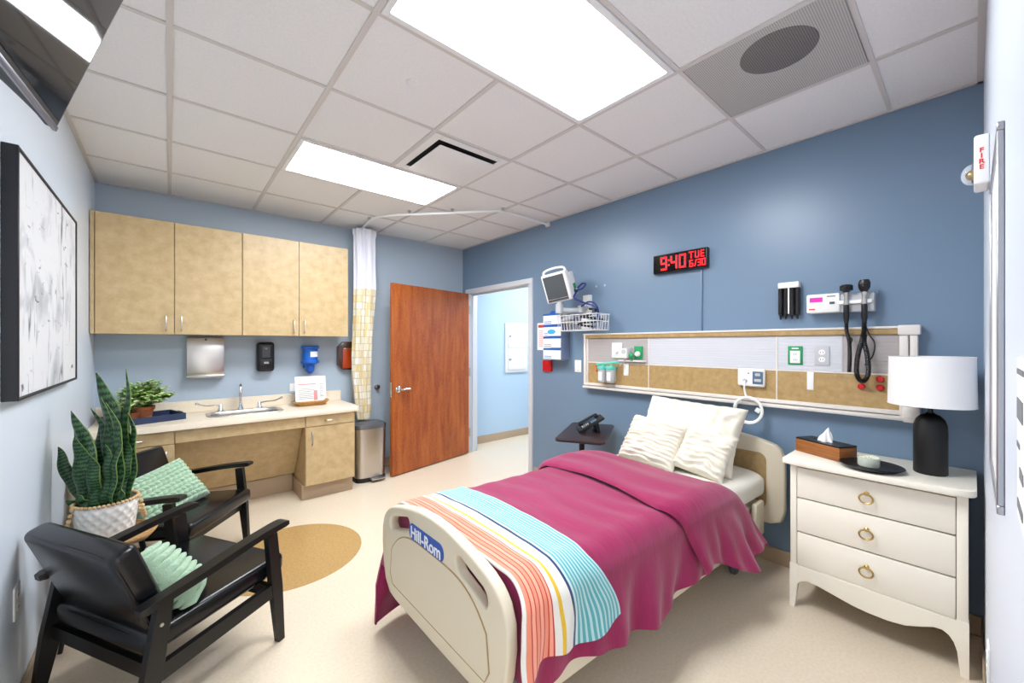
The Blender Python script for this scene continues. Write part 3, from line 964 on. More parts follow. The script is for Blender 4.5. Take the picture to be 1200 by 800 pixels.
# ------------------------------------------------------------------ armchairs
def armchair(label):
    t = thing('armchair', label, 'armchair', (0, 0, 0), 'black leather armchairs')
    W = .329
    def plank(path, w, th, side=(0, 1, 0)):
        """flat bar along a path: w across (y), th in the bending plane, per-point widths allowed"""
        q = MB(); P = [Vector(p) for p in path]; sd = Vector(side)
        ws = w if isinstance(w, list) else [w] * len(P); ts = th if isinstance(th, list) else [th] * len(P)
        V = []
        for i, p in enumerate(P):
            d = (P[min(i + 1, len(P) - 1)] - P[max(i - 1, 0)]).normalized()
            n_ = d.cross(sd).normalized()
            V.append([q.bm.verts.new(p + sd * a * ws[i] / 2 + n_ * b_ * ts[i] / 2) for a, b_ in ((-1, -1), (1, -1), (1, 1), (-1, 1))])
        for A, B in zip(V, V[1:]):
            for k in range(4): q.bm.faces.new((A[k], A[(k + 1) % 4], B[(k + 1) % 4], B[k]))
        q.bm.faces.new(V[0][::-1]); q.bm.faces.new(V[-1])
        es = [e for e in q.bm.edges if len(e.link_faces) == 2 and e.calc_face_angle(0) > R(50)]
        bmesh.ops.bevel(q.bm, geom=es, offset=.004, segments=2, profile=.5, affect='EDGES')
        return q
    for s in (-1, 1):
        y = s * W
        plank([(.285, y, 0), (.262, y, .27), (.235, y, .535)], .030, [.032, .055, .050]).build('leg', 'blackwood', t)
        plank([(-.285, y, 0), (-.245, y, .23), (-.205, y, .485)], .030, [.034, .062, .050]).build('leg', 'blackwood', t)
        arm = [(-.285, y, .487), (-.22, y, .497), (-.05, y, .522), (.12, y, .549), (.25, y, .563), (.315, y, .566)]
        plank(smooth_path(arm, 3), [.034] + [.05] * 4 + [.056] * 7 + [.058] * 4, [.02] + [.028] * 14 + [.018]).build('armrest', 'blackwood', t)
        plank([(.262, y, .268), (-.245, y, .228)], .026, .062).build('side_rail', 'blackwood', t)
        b = MB(); b.lathe([(0, 0), (.007, 0), (.006, .003), (0, .0035)], (-.22, y + s * .015, .41), 14, mtx=Matrix.Rotation(-s * PI / 2, 4, 'X')); b.build('screw_cap', 'nickel', t)
    plank([(-.235, -W, .245), (-.235, W, .245)], .028, .055, (1, 0, 0)).build('cross_rail', 'blackwood', t)
    plank([(.245, -W, .262), (.245, W, .262)], .028, .05, (1, 0, 0)).build('cross_rail', 'blackwood', t)
    # seat pad: a rounded slab, slightly crowned
    tl = math.atan2(.03, .5)
    q = MB(); q.obox((.045, 0, .338), (.585, .602, .088), None, .026, 4); q.map(lambda p: Vector((p.x, p.y, p.z + .055 * p.x + (.010 * (1 - (p.y / .3) ** 2) * (1 - ((p.x - .045) / .3) ** 2) if p.z > .34 else 0)))); sc = q.build('seat', 'leather', t, ang=60)
    q = MB()
    ring = []
    for a in range(64):
        c, s_ = math.cos(2 * PI * a / 64), math.sin(2 * PI * a / 64); m_ = (abs(c) ** 9 + abs(s_) ** 9) ** (-1 / 9)
        x = .045 + c * m_ * .288; y = s_ * m_ * .297
        ring.append((x, y, .338 + .043 + .055 * x - .014))
    q.tube(ring, .0035, 6, True); q.build('piping', 'leather', sc)
    # backrest: rounded slab reclined, bottom between the side rails
    q = MB(); q.obox((0, 0, 0), (.085, .585, .44), None, .028, 4)
    th = math.atan2(.155, .42)
    rt = Matrix.Rotation(-th, 4, 'Y')
    q.map(lambda p: rt @ Vector((p.x + .012 * (1 - (p.y / .3) ** 2) * (1 if p.x > 0 else -.5), p.y * (1 + .04 * p.z), p.z)) + Vector((-.232, 0, .508)))
    bk = q.build('backrest', 'leather', t, ang=60)
    q = MB()
    for s in (-1,):
        ring = []
        for a in range(64):
            c, s_ = math.cos(2 * PI * a / 64), math.sin(2 * PI * a / 64); m_ = (abs(c) ** 9 + abs(s_) ** 9) ** (-1 / 9)
            ring.append(rt @ Vector((-.034, c * m_ * .289, s_ * m_ * .217)) + Vector((-.232, 0, .508)))
        q.tube(ring, .0035, 6, True)
    q.build('piping', 'leather', bk)
    return t
ch = armchair('black leather armchair with dark wood arms nearest the camera, by the left wall')
ch2 = copy_tree(ch)
ch2['label'] = 'black leather armchair in front of the counter, behind the snake plant'
ch.location = (-.002, 2.362, 0); ch.rotation_euler = (0, 0, R(29.8))
ch2.location = (.006, 3.405, 0); ch2.rotation_euler = (0, 0, R(-36.9))

def cushion(name, label, cat, c, fr, w, h, th, mt, fine=None, nu=72, nv=60, group=None, corner=.16):
    """pillow: fr = 3x3 matrix whose columns are width, height and face directions; fine(u, v) adds surface relief"""
    q = MB(); c = Vector(c)
    for side in (1, -1):
        def f(u, v):
            a, b_ = 2 * u - 1, 2 * v - 1
            edge = max(0, (1 - a ** 4) * (1 - b_ ** 4)) ** .42
            x = a * w / 2 * (1 - corner * .35 * (1 - abs(b_) ** 2.2)*abs(a)**3 * .6) * (1 - .05 * (1 - b_ * b_))
            y = b_ * h / 2 * (1 - .06 * (1 - a * a))
            z = side * th / 2 * edge
            if fine: z += side * fine(u, v) * min(1, edge * 1.9) ** 2.2
            return c + fr @ Vector((x, y, z))
        q.grid(f, nu, nv)
    bmesh.ops.remove_doubles(q.bm, verts=q.bm.verts, dist=.0004)
    return tag(q.build(name, mt, org=c, ang=80), label, cat, group)
def frame(face, up=(0, 0, 1), roll=0):
    n_ = Vector(face).normalized(); u = Vector(up); u = (u - n_ * u.dot(n_)).normalized(); w = u.cross(n_).normalized()
    m = Matrix((w, u, n_)).transposed()
    return m @ Matrix.Rotation(roll, 3, 'Z')
def knit(nx_, ny_, amp):
    """chunky cabled rows: rounded ribs, each broken into slanted stitches"""
    def f(u, v):
        t_ = v * ny_
        rib = abs(math.sin(PI * t_)) ** .55
        row = math.floor(t_)
        sl = (t_ - row - .5) * (.5 if row % 2 else -.5)
        st = abs(math.sin(PI * (u * nx_ + sl))) ** .7
        return amp * rib * (.45 + .55 * st)
    return f
a1 = R(29.8); f1 = Vector((math.cos(a1), math.sin(a1), 0)); l1 = Vector((-math.sin(a1), math.cos(a1), 0))
cushion('throw_cushion', 'mint green chunky knit cushion on the seat of the nearest armchair', 'cushion',
        Vector((-.002, 2.362, 0)) - f1 * .055 - l1 * .10 + Vector((0, 0, .462)), frame(f1 * .75 - l1 * .28 + Vector((0, 0, .66)), roll=R(-22)), .34, .30, .12, 'mint', knit(11, 10, .020), 150, 120, 'mint knit cushions')
a2 = R(-36.9); f2 = Vector((math.cos(a2), math.sin(a2), 0)); l2 = Vector((-math.sin(a2), math.cos(a2), 0))
cushion('throw_cushion', 'mint green chunky knit cushion leaning on the far armchair behind the snake plant', 'cushion',
        Vector((.006, 3.405, 0)) - f2 * .05 - l2 * .0 + Vector((0, 0, .485)), frame(f2 * .68 + l2 * -.35 + Vector((0, 0, .62)), roll=R(15)), .42, .33, .13, 'mint', knit(13, 11, .017), 150, 120, 'mint knit cushions')

# ------------------------------------------------------------------ side table with the snake plant
TC = Vector((-.235, 2.93, 0)); TT = .452
t = thing('side_table', 'small rattan-topped side table between the two black armchairs', 'side table', TC)
def hexr(r, z, rot=.3, n=6, rc=.35):
    # rounded hexagon
    out = []
    for k in range(60):
        a = 2 * PI * k / 60
        k6 = (a - rot) % (PI / 3) - PI / 6
        rr = r * math.cos(PI / 6) / math.cos(k6)
        out.append((TC.x + lerp(rr, r * .95, rc) * math.cos(a), TC.y + lerp(rr, r * .95, rc) * math.sin(a), z))
    return out
q = MB(); q.prism(hexr(.195, TT - .018), (0, 0, .016), .003, 1); q.build('tabletop', 'rattan', t)
q = MB(); q.tube(hexr(.196, TT - .002), .009, 8, True); q.build('rim', 'rattan', t)
for k in range(3):
    a = .75 + PI + k * 2 * PI / 3
    q = MB(); q.tube([TC + Vector((math.cos(a) * .21, math.sin(a) * .21, 0)), TC + Vector((math.cos(a) * .12, math.sin(a) * .12, TT - .018))], [.009, .013], 10); q.build('leg', 'blackwood', t)
PC = Vector((-.245, 2.905, TT))
t = thing('planter_basket', 'white woven planter with wooden bead handles on the rattan side table', 'planter', PC)
def pw(u, v):
    a = 2 * PI * u
    r = interp([(0, .088), (.15, .1), (.8, .117), (1, .115)], v)
    # diamond relief
    d = abs(math.sin(18 * a / 2 + v * 12)) * abs(math.sin(18 * a / 2 - v * 12))
    r += .006 * (1 - d)
    return PC + Vector((r * math.cos(a), r * math.sin(a), v * .195))
q = MB(); q.grid(pw, 144, 36, True); q.lathe([(0, 0), (.088, 0), (.088, .004), (0, .004)], PC, 40); q.build('woven_body', 'basket_white', t, ang=70)
q = MB(); q.lathe([(0, .168), (.112, .168), (.112, .16), (0, .16)], PC, 32); q.build('soil', 'soil', t)
rnd = random.Random(4)
beads = [(PC + Vector((math.cos(a) * .119, math.sin(a) * .119, .197)), .0085) for a in [2 * PI * i / 44 for i in range(44)]]
q = MB()
for p, r in beads: q.sphere(p, r, 10)
q.build('bead_rim', 'bead', t)
for s in (-.62 - PI * .5 - .9, .62 - PI * .5 + 1.2):
    q = MB(); n_ = 17
    for i in range(n_):
        f = i / (n_ - 1) * 2 - 1
        a = s + f * .42
        p = PC + Vector((math.cos(a) * (.126 + .02 * (1 - f * f)), math.sin(a) * (.126 + .02 * (1 - f * f)), .19 - .125 * (1 - f * f)))
        q.sphere(p, .0105, 10)
    q.build('bead_handle', 'bead', t)

t = thing('snake_plant', 'tall snake plant with dark banded leaves in the white woven planter', 'potted plant', PC + Vector((0, 0, .17)))
cam0 = Vector((0, 0, 1.445)); F_ = 465.5; YW = R(40.76)
def leafblade(base, tip, w, bend, twist):
    """a sword leaf from base to tip, broad face roughly to the room"""
    base, tip = Vector(base), Vector(tip)
    d = tip - base; ln = d.length
    face = Vector((math.cos(twist), math.sin(twist), .1)).normalized()
    side = d.cross(face).normalized(); nrm = side.cross(d).normalized()
    w = w * 1.18
    def f(u, v):
        p = base + d * v + Vector(bend) * (4 * v * (1 - v)) * .5
        ww = w * (interp([(0, .62), (.3, .9), (.55, 1), (.78, .78), (.9, .46), (.97, .17), (1, .015)], v))
        x = (u - .5)
        tw = .5 * (v - .4) * .8
        sd = side * math.cos(tw) + nrm * math.sin(tw); nn = nrm * math.cos(tw) - side * math.sin(tw)
        return p + sd * x * ww + nn * (-.55 * ww * (x * x * 2) + .006 * math.sin(v * 14 + w * 90))
    q = MB(); q.grid(f, 8, 26, thick=.003)
    return q.build('leaf', 'snake', t, ang=75)
# (base offset, tip offset from pot centre, width, bend, twist)
Z0 = .165
RT = Vector((math.cos(YW), -math.sin(YW), 0)); FW = Vector((math.sin(YW), math.cos(YW), 0))
def lf(bx, by, tx, ty, tz, w, bend=0, tw=0):
    b_ = PC + RT * bx + FW * by + Vector((0, 0, Z0)); e = PC + RT * tx + FW * ty + Vector((0, 0, tz))
    leafblade(b_, e, w, RT * bend, -PI / 2 - YW + tw)
for a_ in ((.03, .03, .03, .06, .66, .06, -.02, .3), (-.02, .03, -.13, .05, .66, .058, .05, -.2), (-.05, -.05, -.06, -.09, .54, .07, -.02, .2), (.05, .03, .05, .06, .56, .06, .02, -.5), (.0, -.07, .02, -.10, .46, .062, -.01, .1), (.06, .0, .11, .0, .50, .055, -.02, .4), (-.02, .0, -.02, .0, .72, .06, .02, -.2)):
    lf(*a_)
lf(.012, .02, -.088, .03, .845, .082, .09, .25)      # tallest, left top
lf(.045, .04, .078, .03, .865, .058, -.03, -.5)      # tall right, thin tip
lf(-.015, -.05, -.105, -.07, .665, .074, .02, .15)   # broad front-left
lf(.05, -.03, .035, -.03, .70, .062, .06, -.3)
lf(-.045, .0, -.165, .0, .60, .05, -.01, .6)
lf(-.05, -.02, -.212, -.03, .475, .046, -.08, .5)    # far left, bowed
lf(.06, -.05, .155, -.08, .555, .052, -.045, -.5)    # right leaning
lf(.07, .02, .085, .03, .64, .056, .03, -.4)
lf(.03, -.06, .075, -.08, .50, .048, .02, 0)
lf(.0, .05, -.05, .09, .70, .058, .02, .1)
lf(-.03, -.07, -.035, -.11, .26, .04, .0, .1)
lf(.085, -.03, .135, -.06, .30, .026, 0, -.3)
lf(-.07, -.03, -.12, -.08, .22, .028, 0, .4)
lf(-.06, .04, -.10, .06, .57, .045, -.03, .3)
lf(.02, .0, .01, .0, .60, .055, .03, .2)

# ------------------------------------------------------------------ left wall: picture, television, outlet
t = thing('wall_picture', 'large abstract white and grey canvas in a deep black frame on the left wall', 'picture', (XL, 2.82, 1.7))
ay0, ay1, az0, az1, ax = 2.225, 3.41, 1.242, 2.158, -.408
q = MB(); f = .012
for a in ((ay0, ay0 + f, az0, az1), (ay1 - f, ay1, az0, az1), (ay0 + f, ay1 - f, az0, az0 + f), (ay0 + f, ay1 - f, az1 - f, az1)):
    q.box(XL + .001, ax, *a, .002, 1)
q.build('frame', 'frame_black', t)
q = MB(); q.box(XL + .001, ax - .006, ay0 + f, ay1 - f, az0 + f, az1 - f); q.build('canvas', 'art', t, smooth=False)

def tv():
    tl = math.atan(.318)
    # local: y along the wall, z up the screen, x out of the screen; hinge line at the lower screen edge
    o = Vector((-.22, 1.534, 1.995))
    m = Matrix.Translation(o) @ Matrix.Rotation(R(-5), 4, 'Z') @ Matrix.Rotation(tl, 4, 'Y')
    t = thing('television', 'black wall television tilted down at the top left with a ceiling light reflected in it', 'television', o)
    Lt, Ht = .96, .56
    q = MB(); q.box(-.022, 0, -Lt, 0, 0, Ht, .004); q.map(lambda p: m @ p); q.build('bezel', 'tv_case', t)
    q = MB(); q.box(0, .0012, -Lt + .012, -.012, .02, Ht - .012); q.map(lambda p: m @ p); q.build('screen', 'screen', t, smooth=False)
    q = MB(); q.box(-.006, .003, -Lt, -.001, -.006, .007, .002); q.map(lambda p: m @ p); q.build('lower_strip', 'tv_strip', t)
    # bulging back shell
    def f(u, v):
        y = -Lt * v
        k = sstep(0, .32, v) * sstep(0, .32, 1 - v)
        a = PI * u
        return m @ Vector((-.02 - (.02 + .105 * k) * math.sin(a) ** .6, y, Ht / 2 - (Ht / 2 - .004) * math.cos(a)))
    q = MB(); q.grid(f, 24, 30); q.build('back_shell', 'tv_case', t, ang=60)
    q = MB()
    for k in range(7): q.box(-.075 + .004 * k, -.071 + .004 * k, -.62, -.36, .005, .045)
    q.map(lambda p: m @ p + Vector((-.006, 0, -.002))); q.build('port_panel', 'grey_dark', t)
    q = MB(); q.tube(smooth_path([m @ Vector((-.06, -.22, .03)), m @ Vector((-.075, -.30, -.012)), m @ Vector((-.075, -.42, -.012)), m @ Vector((-.05, -.50, .03))], 6), .004, 8); q.build('cable', 'grey', t)
    mt = thing('television_mount', 'black steel wall bracket holding the tilted television', 'wall mount', (XL, 1.07, 2.22))
    q = MB(); q.box(XL, XL + .012, .90, 1.24, 2.08, 2.38, .003); q.build('wall_plate', 'black', mt)
    q = MB(); q.box(XL + .01, -.285, 1.03, 1.11, 2.20, 2.27, .004); q.build('arm', 'black', mt)
tv()

def plate(name, label, cat, c, w, h, facing, mt='white', kind='outlet', group=None):
    """wall plate centred on c; facing is the outward normal"""
    n_ = Vector(facing); ux = Vector((0, 0, 1)).cross(n_).normalized(); uz = Vector((0, 0, 1)); c = Vector(c)
    m = Matrix((ux, uz, n_)).transposed().to_4x4(); m.translation = c
    t = thing(name, label, cat, c, group)
    q = MB(); q.obox((0, 0, .003), (w, h, .006), None, .0025, 2); q.map(lambda p: m @ p); q.build('plate', mt, t)
    if kind == 'outlet':
        for s in (-1, 1):
            q = MB(); q.lathe([(0, .0075), (.0155, .0075), (.0165, .006), (0, .006)], (0, s * h * .19, 0), 20); q.map(lambda p: m @ p); k = q.build('receptacle', 'white', t)
            q = MB()
            for dx in (-.006, .006): q.box(dx - .0012, dx + .0012, s * h * .19 - .004, s * h * .19 + .005, .0074, .0082)
            q.map(lambda p: m @ p); q.build('slots', 'grey_dark', k)
    elif kind == 'switch':
        q = MB(); q.obox((0, 0, .009), (.010, .022, .012), (R(-18), 0, 0), .002); q.map(lambda p: m @ p); q.build('toggle', 'white', t)
        q = MB()
        for s in (-1, 1): q.lathe([(0, .007), (.0035, .007), (.0035, .006), (0, .006)], (0, s * h * .36, 0), 10)
        q.map(lambda p: m @ p); q.build('screws', 'grey', t)
    return t
plate('wall_outlet', 'white wall outlet low on the left wall behind the nearest armchair', 'outlet', (XL, 2.41, .455), .078, .125, (1, 0, 0))

# ------------------------------------------------------------------ hospital bed
def yc(x): return 1.42 - .052 * (x - .8)
BED = thing('hospital_bed', 'cream hospital bed with its foot end towards the camera', 'bed', (1.9, 1.38, 0))
def rpoly(y0, y1, z0, z1, r, x, n=6):
    out = []
    for cy, cz, a0 in ((y1 - r, z1 - r, 0), (y0 + r, z1 - r, PI / 2), (y0 + r, z0 + r, PI), (y1 - r, z0 + r, 1.5 * PI)):
        for k in range(n + 1):
            a = a0 + k / n * PI / 2
            out.append((x, cy + r * math.cos(a), cz + r * math.sin(a)))
    return out
def ftop(d):
    d = abs(d)
    return interp([(0, .742), (.1, .738), (.2, .722), (.3, .700), (.38, .676), (.44, .645), (.475, .605), (.495, .55)], d)
FC = 1.428
fy = [.495 - .99 * k / 44 for k in range(45)]
outl = [(.80, FC + d, ftop(d)) for d in fy]
outl += [(.80, FC - .498, .47), (.80, FC - .485, .38), (.80, FC - .46, .30), (.80, FC - .41, .255), (.80, FC - .34, .245), (.80, FC, .242), (.80, FC + .34, .245), (.80, FC + .41, .255), (.80, FC + .46, .30), (.80, FC + .485, .38), (.80, FC + .498, .47)]
def slot(c, tilt):
    pts = []
    for k in range(24):
        a = 2 * PI * k / 24
        dy = .068 * (1 if math.cos(a) > 0 else -1) + .032 * math.cos(a); dz = .032 * math.sin(a)
        pts.append((.80, c[0] + dy, c[1] + dz + tilt * dy))
    return pts
q = MB(); q.prism(outl, (.046, 0, 0), .011, 3, holes=[slot((FC + .30, .620), -.30), slot((FC - .285, .615), .30)])
q.map(lambda p: Vector((p.x, FC + (p.y - FC) * (.985 if p.y > FC else .965), p.z)))
foot = q.build('footboard', 'bed_plastic', BED, ang=50)
inner = [(.7972, FC + d, min(ftop(d) - .075, .585 if abs(d) > .2 else 1) if False else .60 - .30 * (d / .40) ** 4 * .55) for d in [.37 - .74 * k / 30 for k in range(31)]]
inner += [(.7972, FC - .385, .36), (.7972, FC - .36, .315), (.7972, FC + .36, .315), (.7972, FC + .385, .36)]
q = MB(); q.prism(inner, (.006, 0, 0), .002, 1); q.build('inset_panel', 'bed_plastic', foot, ang=30)
q = MB(); q.tube([(p[0] + .002, p[1], p[2]) for p in inner], .0032, 6, True); q.build('panel_groove', 'bed_tan', foot)
LBY, LBZ = 1.475, .632
q = MB(); q.prism(rpoly(LBY - .145, LBY + .145, LBZ - .036, LBZ + .036, .034, .7972), (.006, 0, 0), .0015, 1); lb = q.build('badge', 'label_blue', foot)
q = MB(); q.text('Hill-Rom', .070, (.7962, LBY, LBZ - .003), (0, -1, 0), (0, 0, 1), .0006, bold=.0012); q.build('badge_lettering', 'label_text', lb, smooth=False)

HBY0, HBY1 = .765, 1.84
def htop(y): 
    d = abs(y - (HBY0 + HBY1) / 2) / ((HBY1 - HBY0) / 2)
    return .86 - .075 * d ** 3 - (.06 * sstep(.93, 1, d))
q = MB()
o2 = [(2.90, HBY1 - (HBY1 - HBY0) * k / 40, htop(HBY1 - (HBY1 - HBY0) * k / 40)) for k in range(41)]
o2 += [(2.90, HBY0, .40), (2.90, HBY0 + .02, .325), (2.90, HBY0 + .08, .30), (2.90, HBY1 - .08, .30), (2.90, HBY1 - .02, .325), (2.90, HBY1, .40)]
q.prism(o2, (.055, 0, 0), .012, 3); head = q.build('headboard', 'bed_plastic', BED, ang=50)
q = MB(); q.prism(rpoly(HBY0 + .10, HBY1 - .10, .385, .745, .05, 2.8975), (.006, 0, 0)); q.build('headboard_panel', 'bed_tan', head)

# frame and casters under the bed
q = MB(); q.prism([(.87, yc(.87) - .43, .40), (2.86, yc(2.86) - .43, .40), (2.86, yc(2.86) + .43, .40), (.87, yc(.87) + .43, .40)], (0, 0, .05), .01); q.build('deck', 'bed_plastic', BED)
for s in (-1, 1):
    q = MB(); q.prism([(.98, yc(.98) + s * .445, .255), (2.45, yc(2.45) + s * .445, .27), (2.45, yc(2.45) + s * .445, .43), (.98, yc(.98) + s * .445, .43)], (0, s * .022, 0), .006); q.build('side_panel', 'bed_plastic', BED)
q = MB(); q.box(2.66, 2.80, .845, .875, .27, .48, .012); q.box(2.66, 2.69, .845, .875, .18, .3, .01); q.build('head_bracket', 'bed_plastic', BED)
q = MB()
for s in (-1, 1): q.tube([(.95, yc(.95) + s * .30, .18), (2.75, yc(2.75) + s * .30, .18)], .03, 8)
for x in (1.0, 2.7): q.tube([(x, yc(x) - .36, .18), (x, yc(x) + .36, .18)], .03, 8)
for x in (1.25, 2.4):
    for s in (-1, 1): q.tube([(x, yc(x) + s * .25, .18), (x + .12, yc(x) + s * .25, .41)], .025, 8)
q.build('base_frame', 'grey', BED)
for x in (1.0, 2.7):
    for s in (-1, 1):
        y = yc(x) + s * .34
        w = MB(); w.lathe([(0, -.016), (.052, -.016), (.06, -.010), (.06, .010), (.052, .016), (0, .016)], (x, y, .061), 24, mtx=Matrix.Rotation(PI / 2, 4, 'X')); ca = w.build('caster', 'grey_dark', BED)
        w = MB(); w.box(x - .02, x + .02, y - .022, y + .022, .07, .155, .006); w.build('caster_fork', 'grey', ca)
q = MB(); q.obox((1.055, .935, .20), (.10, .06, .022), (0, R(8), 0), .007); q.tube([(1.05, .96, .20), (1.05, 1.02, .19)], .012, 8); q.build('brake_pedal', 'orange', BED)

# mattress with fitted white sheet
q = MB()
def mat_f(u, v):
    # rounded box cross-section, v along x
    x = lerp(.885, 2.885, v)
    a = 2 * PI * u
    e = 4.2
    c, s = math.cos(a), math.sin(a)
    m_ = (abs(c) ** e + abs(s) ** e) ** (-1 / e)
    endk = min(1, ((min(v, 1 - v)) / .018)) ** .45
    return (x, yc(x) + c * m_ * .452 * (.93 + .07 * endk), .548 + s * m_ * .096 * (.62 + .38 * endk) + .004 * nz(x * 5, c * 5, s * 4))
q.grid(mat_f, 72, 90, True)
for vv in (0, 1):
    pass
V0 = [v for v in q.bm.verts]
bmesh.ops.holes_fill(q.bm, edges=[e for e in q.bm.edges if len(e.link_faces) == 1], sides=0)
mt_ = q.build('mattress', 'sheet', BED, ang=70)

# comforter
def cross(a, x, zt, hw, rc, flare, fold):
    """arc position a from the bed's centre line (positive = left side); returns y, z"""
    s = 1 if a >= 0 else -1
    A = abs(a); flat = hw - rc
    if A <= flat:
        dy, z = A, zt + .012 * (1 - (A / hw) ** 2)
        dep = 0
    elif A <= flat + rc * PI / 2:
        th = (A - flat) / rc
        dy, z = flat + rc * math.sin(th), zt - rc * (1 - math.cos(th)) + .012 * (1 - (flat / hw) ** 2) * (1 - th / (PI / 2))
        dep = 0
    else:
        dep = A - flat - rc * PI / 2
        dy, z = hw, zt - rc - dep
    dy += flare(s, x) * (dep / .3) ** 1.1 + fold(s, x, dep)
    if s > 0: dy += .045 * min(1, dep / .12) * (1 - sstep(.9, 1.25, x))
    return yc(x) + s * dy, z
def c_len(zt, hw, rc, zh): return hw - rc + rc * PI / 2 + (zt - rc - zh)
def flare(s, x):
    if s > 0: return .075 - .045 * (1 - sstep(.85, 1.2, x))
    return .030 + .015 * math.sin(x * 5)
def fold(s, x, dep):
    k = min(1, dep / .22)
    return k * (.020 * math.sin(x * 17 + 2.2 * nz(x * 2, s * 3) + s + dep * 4) + .010 * math.sin(x * 37 + dep * 9 + 1.5 * nz(x * 5, dep * 4)) + .016 * nz(x * 4, dep * 5, 3))
def hemR(x): return .30 + .022 * math.sin(x * 7.3) + .02 * nz(x * 6, 1) - .04 * (1 - sstep(.86, 1.15, x))
def hemL(x): return lerp(.035, .17, sstep(.9, 1.5, x)) + .012 * math.sin(x * 8)
CT, CW, RC = .660, .478, .105
def comf(u, v, lift=0., x=None):
    tuck = 1.0
    if x is None:
        tuck = min(1, u / .05)
        x = lerp(.864, 2.0, max(0, (u - .05) / .95))
    aR = c_len(CT, CW, RC, hemR(x)); aL = c_len(CT, CW, RC, hemL(x))
    a = lerp(aL, -aR, v)
    y, z = cross(a, x, CT + lift, CW + lift, RC, flare, fold)
    top = 1 - min(1, max(0, abs(a) - .36) / .16)
    z += top * (.007 * nz(x * 3.1, a * 2.2, 5) + .0035 * nz(x * 9 + 3, a * 4, 8) + .0025 * math.sin(x * 42 + 3 * nz(x * 2, a * 3)))
    if tuck < 1:
        z = lerp(min(z, .34), z, tuck) if a < 0 or z > .34 else z; y = yc(x) + (y - yc(x)) * lerp(.97, 1, tuck)
    if a > 0: x -= .085 * min(1, max(0, .54 - z) / .3) * (1 - sstep(.86, 1.02, x))
    return x, y, z
t = thing('comforter', 'maroon comforter spread over the hospital bed', 'comforter', (1.5, 1.4, .65))
q = MB()
q.grid(lambda u, v: comf(u, v), 130, 190, thick=.008)
q.build('cover', 'maroon', t, ang=80)
# folded-back upper edge, a puffy second layer
def flap(u, v):
    # v: left hem (0) .. right hem (1); u: fold line (0) .. head edge (1)
    lift = .012 + .034 * math.sin(PI * min(1, u * 1.0 + .0)) ** .35 * (1 if .0 < u < 1 else .0)
    xf = interp([(0, 1.80), (.35, 1.83), (.62, 1.80), (.78, 1.74), (1, 1.92)], v) + .012 * math.sin(v * 16)
    xe = interp([(0, 2.30), (.30, 2.33), (.48, 2.28), (.62, 2.215), (.74, 2.25), (.80, 2.34), (.88, 2.46), (1, 2.60)], v) + .008 * math.sin(v * 23)
    x = lerp(xf, xe, u)
    zh = lerp(.33, .19, sstep(0, .55, u)) + lerp(0, .07, sstep(.55, 1, u))
    aR = c_len(CT, CW, RC, zh); aL = c_len(CT, CW, RC, .2)
    a = lerp(aL, -aR, v)
    def fl(s, xx): return (.05 if s > 0 else .045 + .03 * math.sin(PI * u))
    def fd(s, xx, dep):
        k = min(1, dep / .2)
        return k * (.022 * math.sin(u * 13 + dep * 5 + 1.4 * nz(u * 3, dep * 3)) + .010 * math.sin(u * 29 + dep * 12) + .012 * nz(u * 6, dep * 7, 2))
    y, z = cross(a, x, CT + lift, CW + lift, RC, fl, fd)
    top = 1 - min(1, max(0, abs(a) - .36) / .16)
    z += top * (.008 * nz(x * 4, a * 3, 9) + .004 * math.sin(x * 38 + 4 * nz(x * 2, a * 2)))
    return x, y, z
q = MB(); q.grid(flap, 70, 170, thick=.008); q.build('turned_back_edge', 'maroon', t, ang=80)

# striped throw
W_, CO, RD = (228, 226, 220), (232, 140, 112), (190, 46, 40)
bands = [(0, W_), (.028, CO)]
for k in range(5):
    p = .075 + k * .051
    bands += [(p, RD), (p + .013, CO if k % 2 else (240, 160, 134))]
bands += [(.318, RD), (.33, W_), (.385, (224, 182, 40)), (.418, W_), (.525, (20, 52, 98)), (.558, (196, 224, 224))]
for k in range(10):
    p = .585 + k * .041
    bands += [(p, (84, 164, 172)), (p + .024, (178, 212, 213))]
M['throw'] = bands_mat('striped throw', bands, 'X', .95, (420, .35))
def thr(u, v):
    # u: foot edge .. teal edge ; v: left .. right hem
    zt = .660
    zh = .385 + .02 * math.sin(u * 7) - .03 * (1 - u)
    aR = c_len(CT, CW, RC, zh); aL = .50
    a = lerp(aL, -aR, v)
    hang = max(0, -a - .42)
    k_ = sstep(0, .26, hang); x = lerp(lerp(.856, 1.185, u), lerp(.815, 1.295, u), k_) + .035 * math.sin(PI * min(1, v / .8)) * u * (1 - k_) + .004 * math.sin(v * 9) * u
    lift = .013
    y, z = cross(a, x, CT + lift, CW + lift, RC, flare, fold)
    top = 1 - min(1, max(0, abs(a) - .36) / .16)
    z += top * (.007 * nz(x * 3.1, a * 2.2, 5) + .0035 * nz(x * 9 + 3, a * 4, 8) + .0025 * math.sin(x * 42 + 3 * nz(x * 2, a * 3)) + .003 * nz(x * 14, a * 10))
    k = min(1, hang / .2)
    y -= k * (.010 + .008 * math.sin(u * 15 + hang * 5))
    return x, y, z
q = MB(); q.grid(thr, 64, 130, thick=.007)
tag(q.build('throw_blanket', 'throw', org=(1.05, 1.4, .67), ang=80), 'striped coral, white, yellow and teal throw laid across the foot of the bed', 'throw blanket')

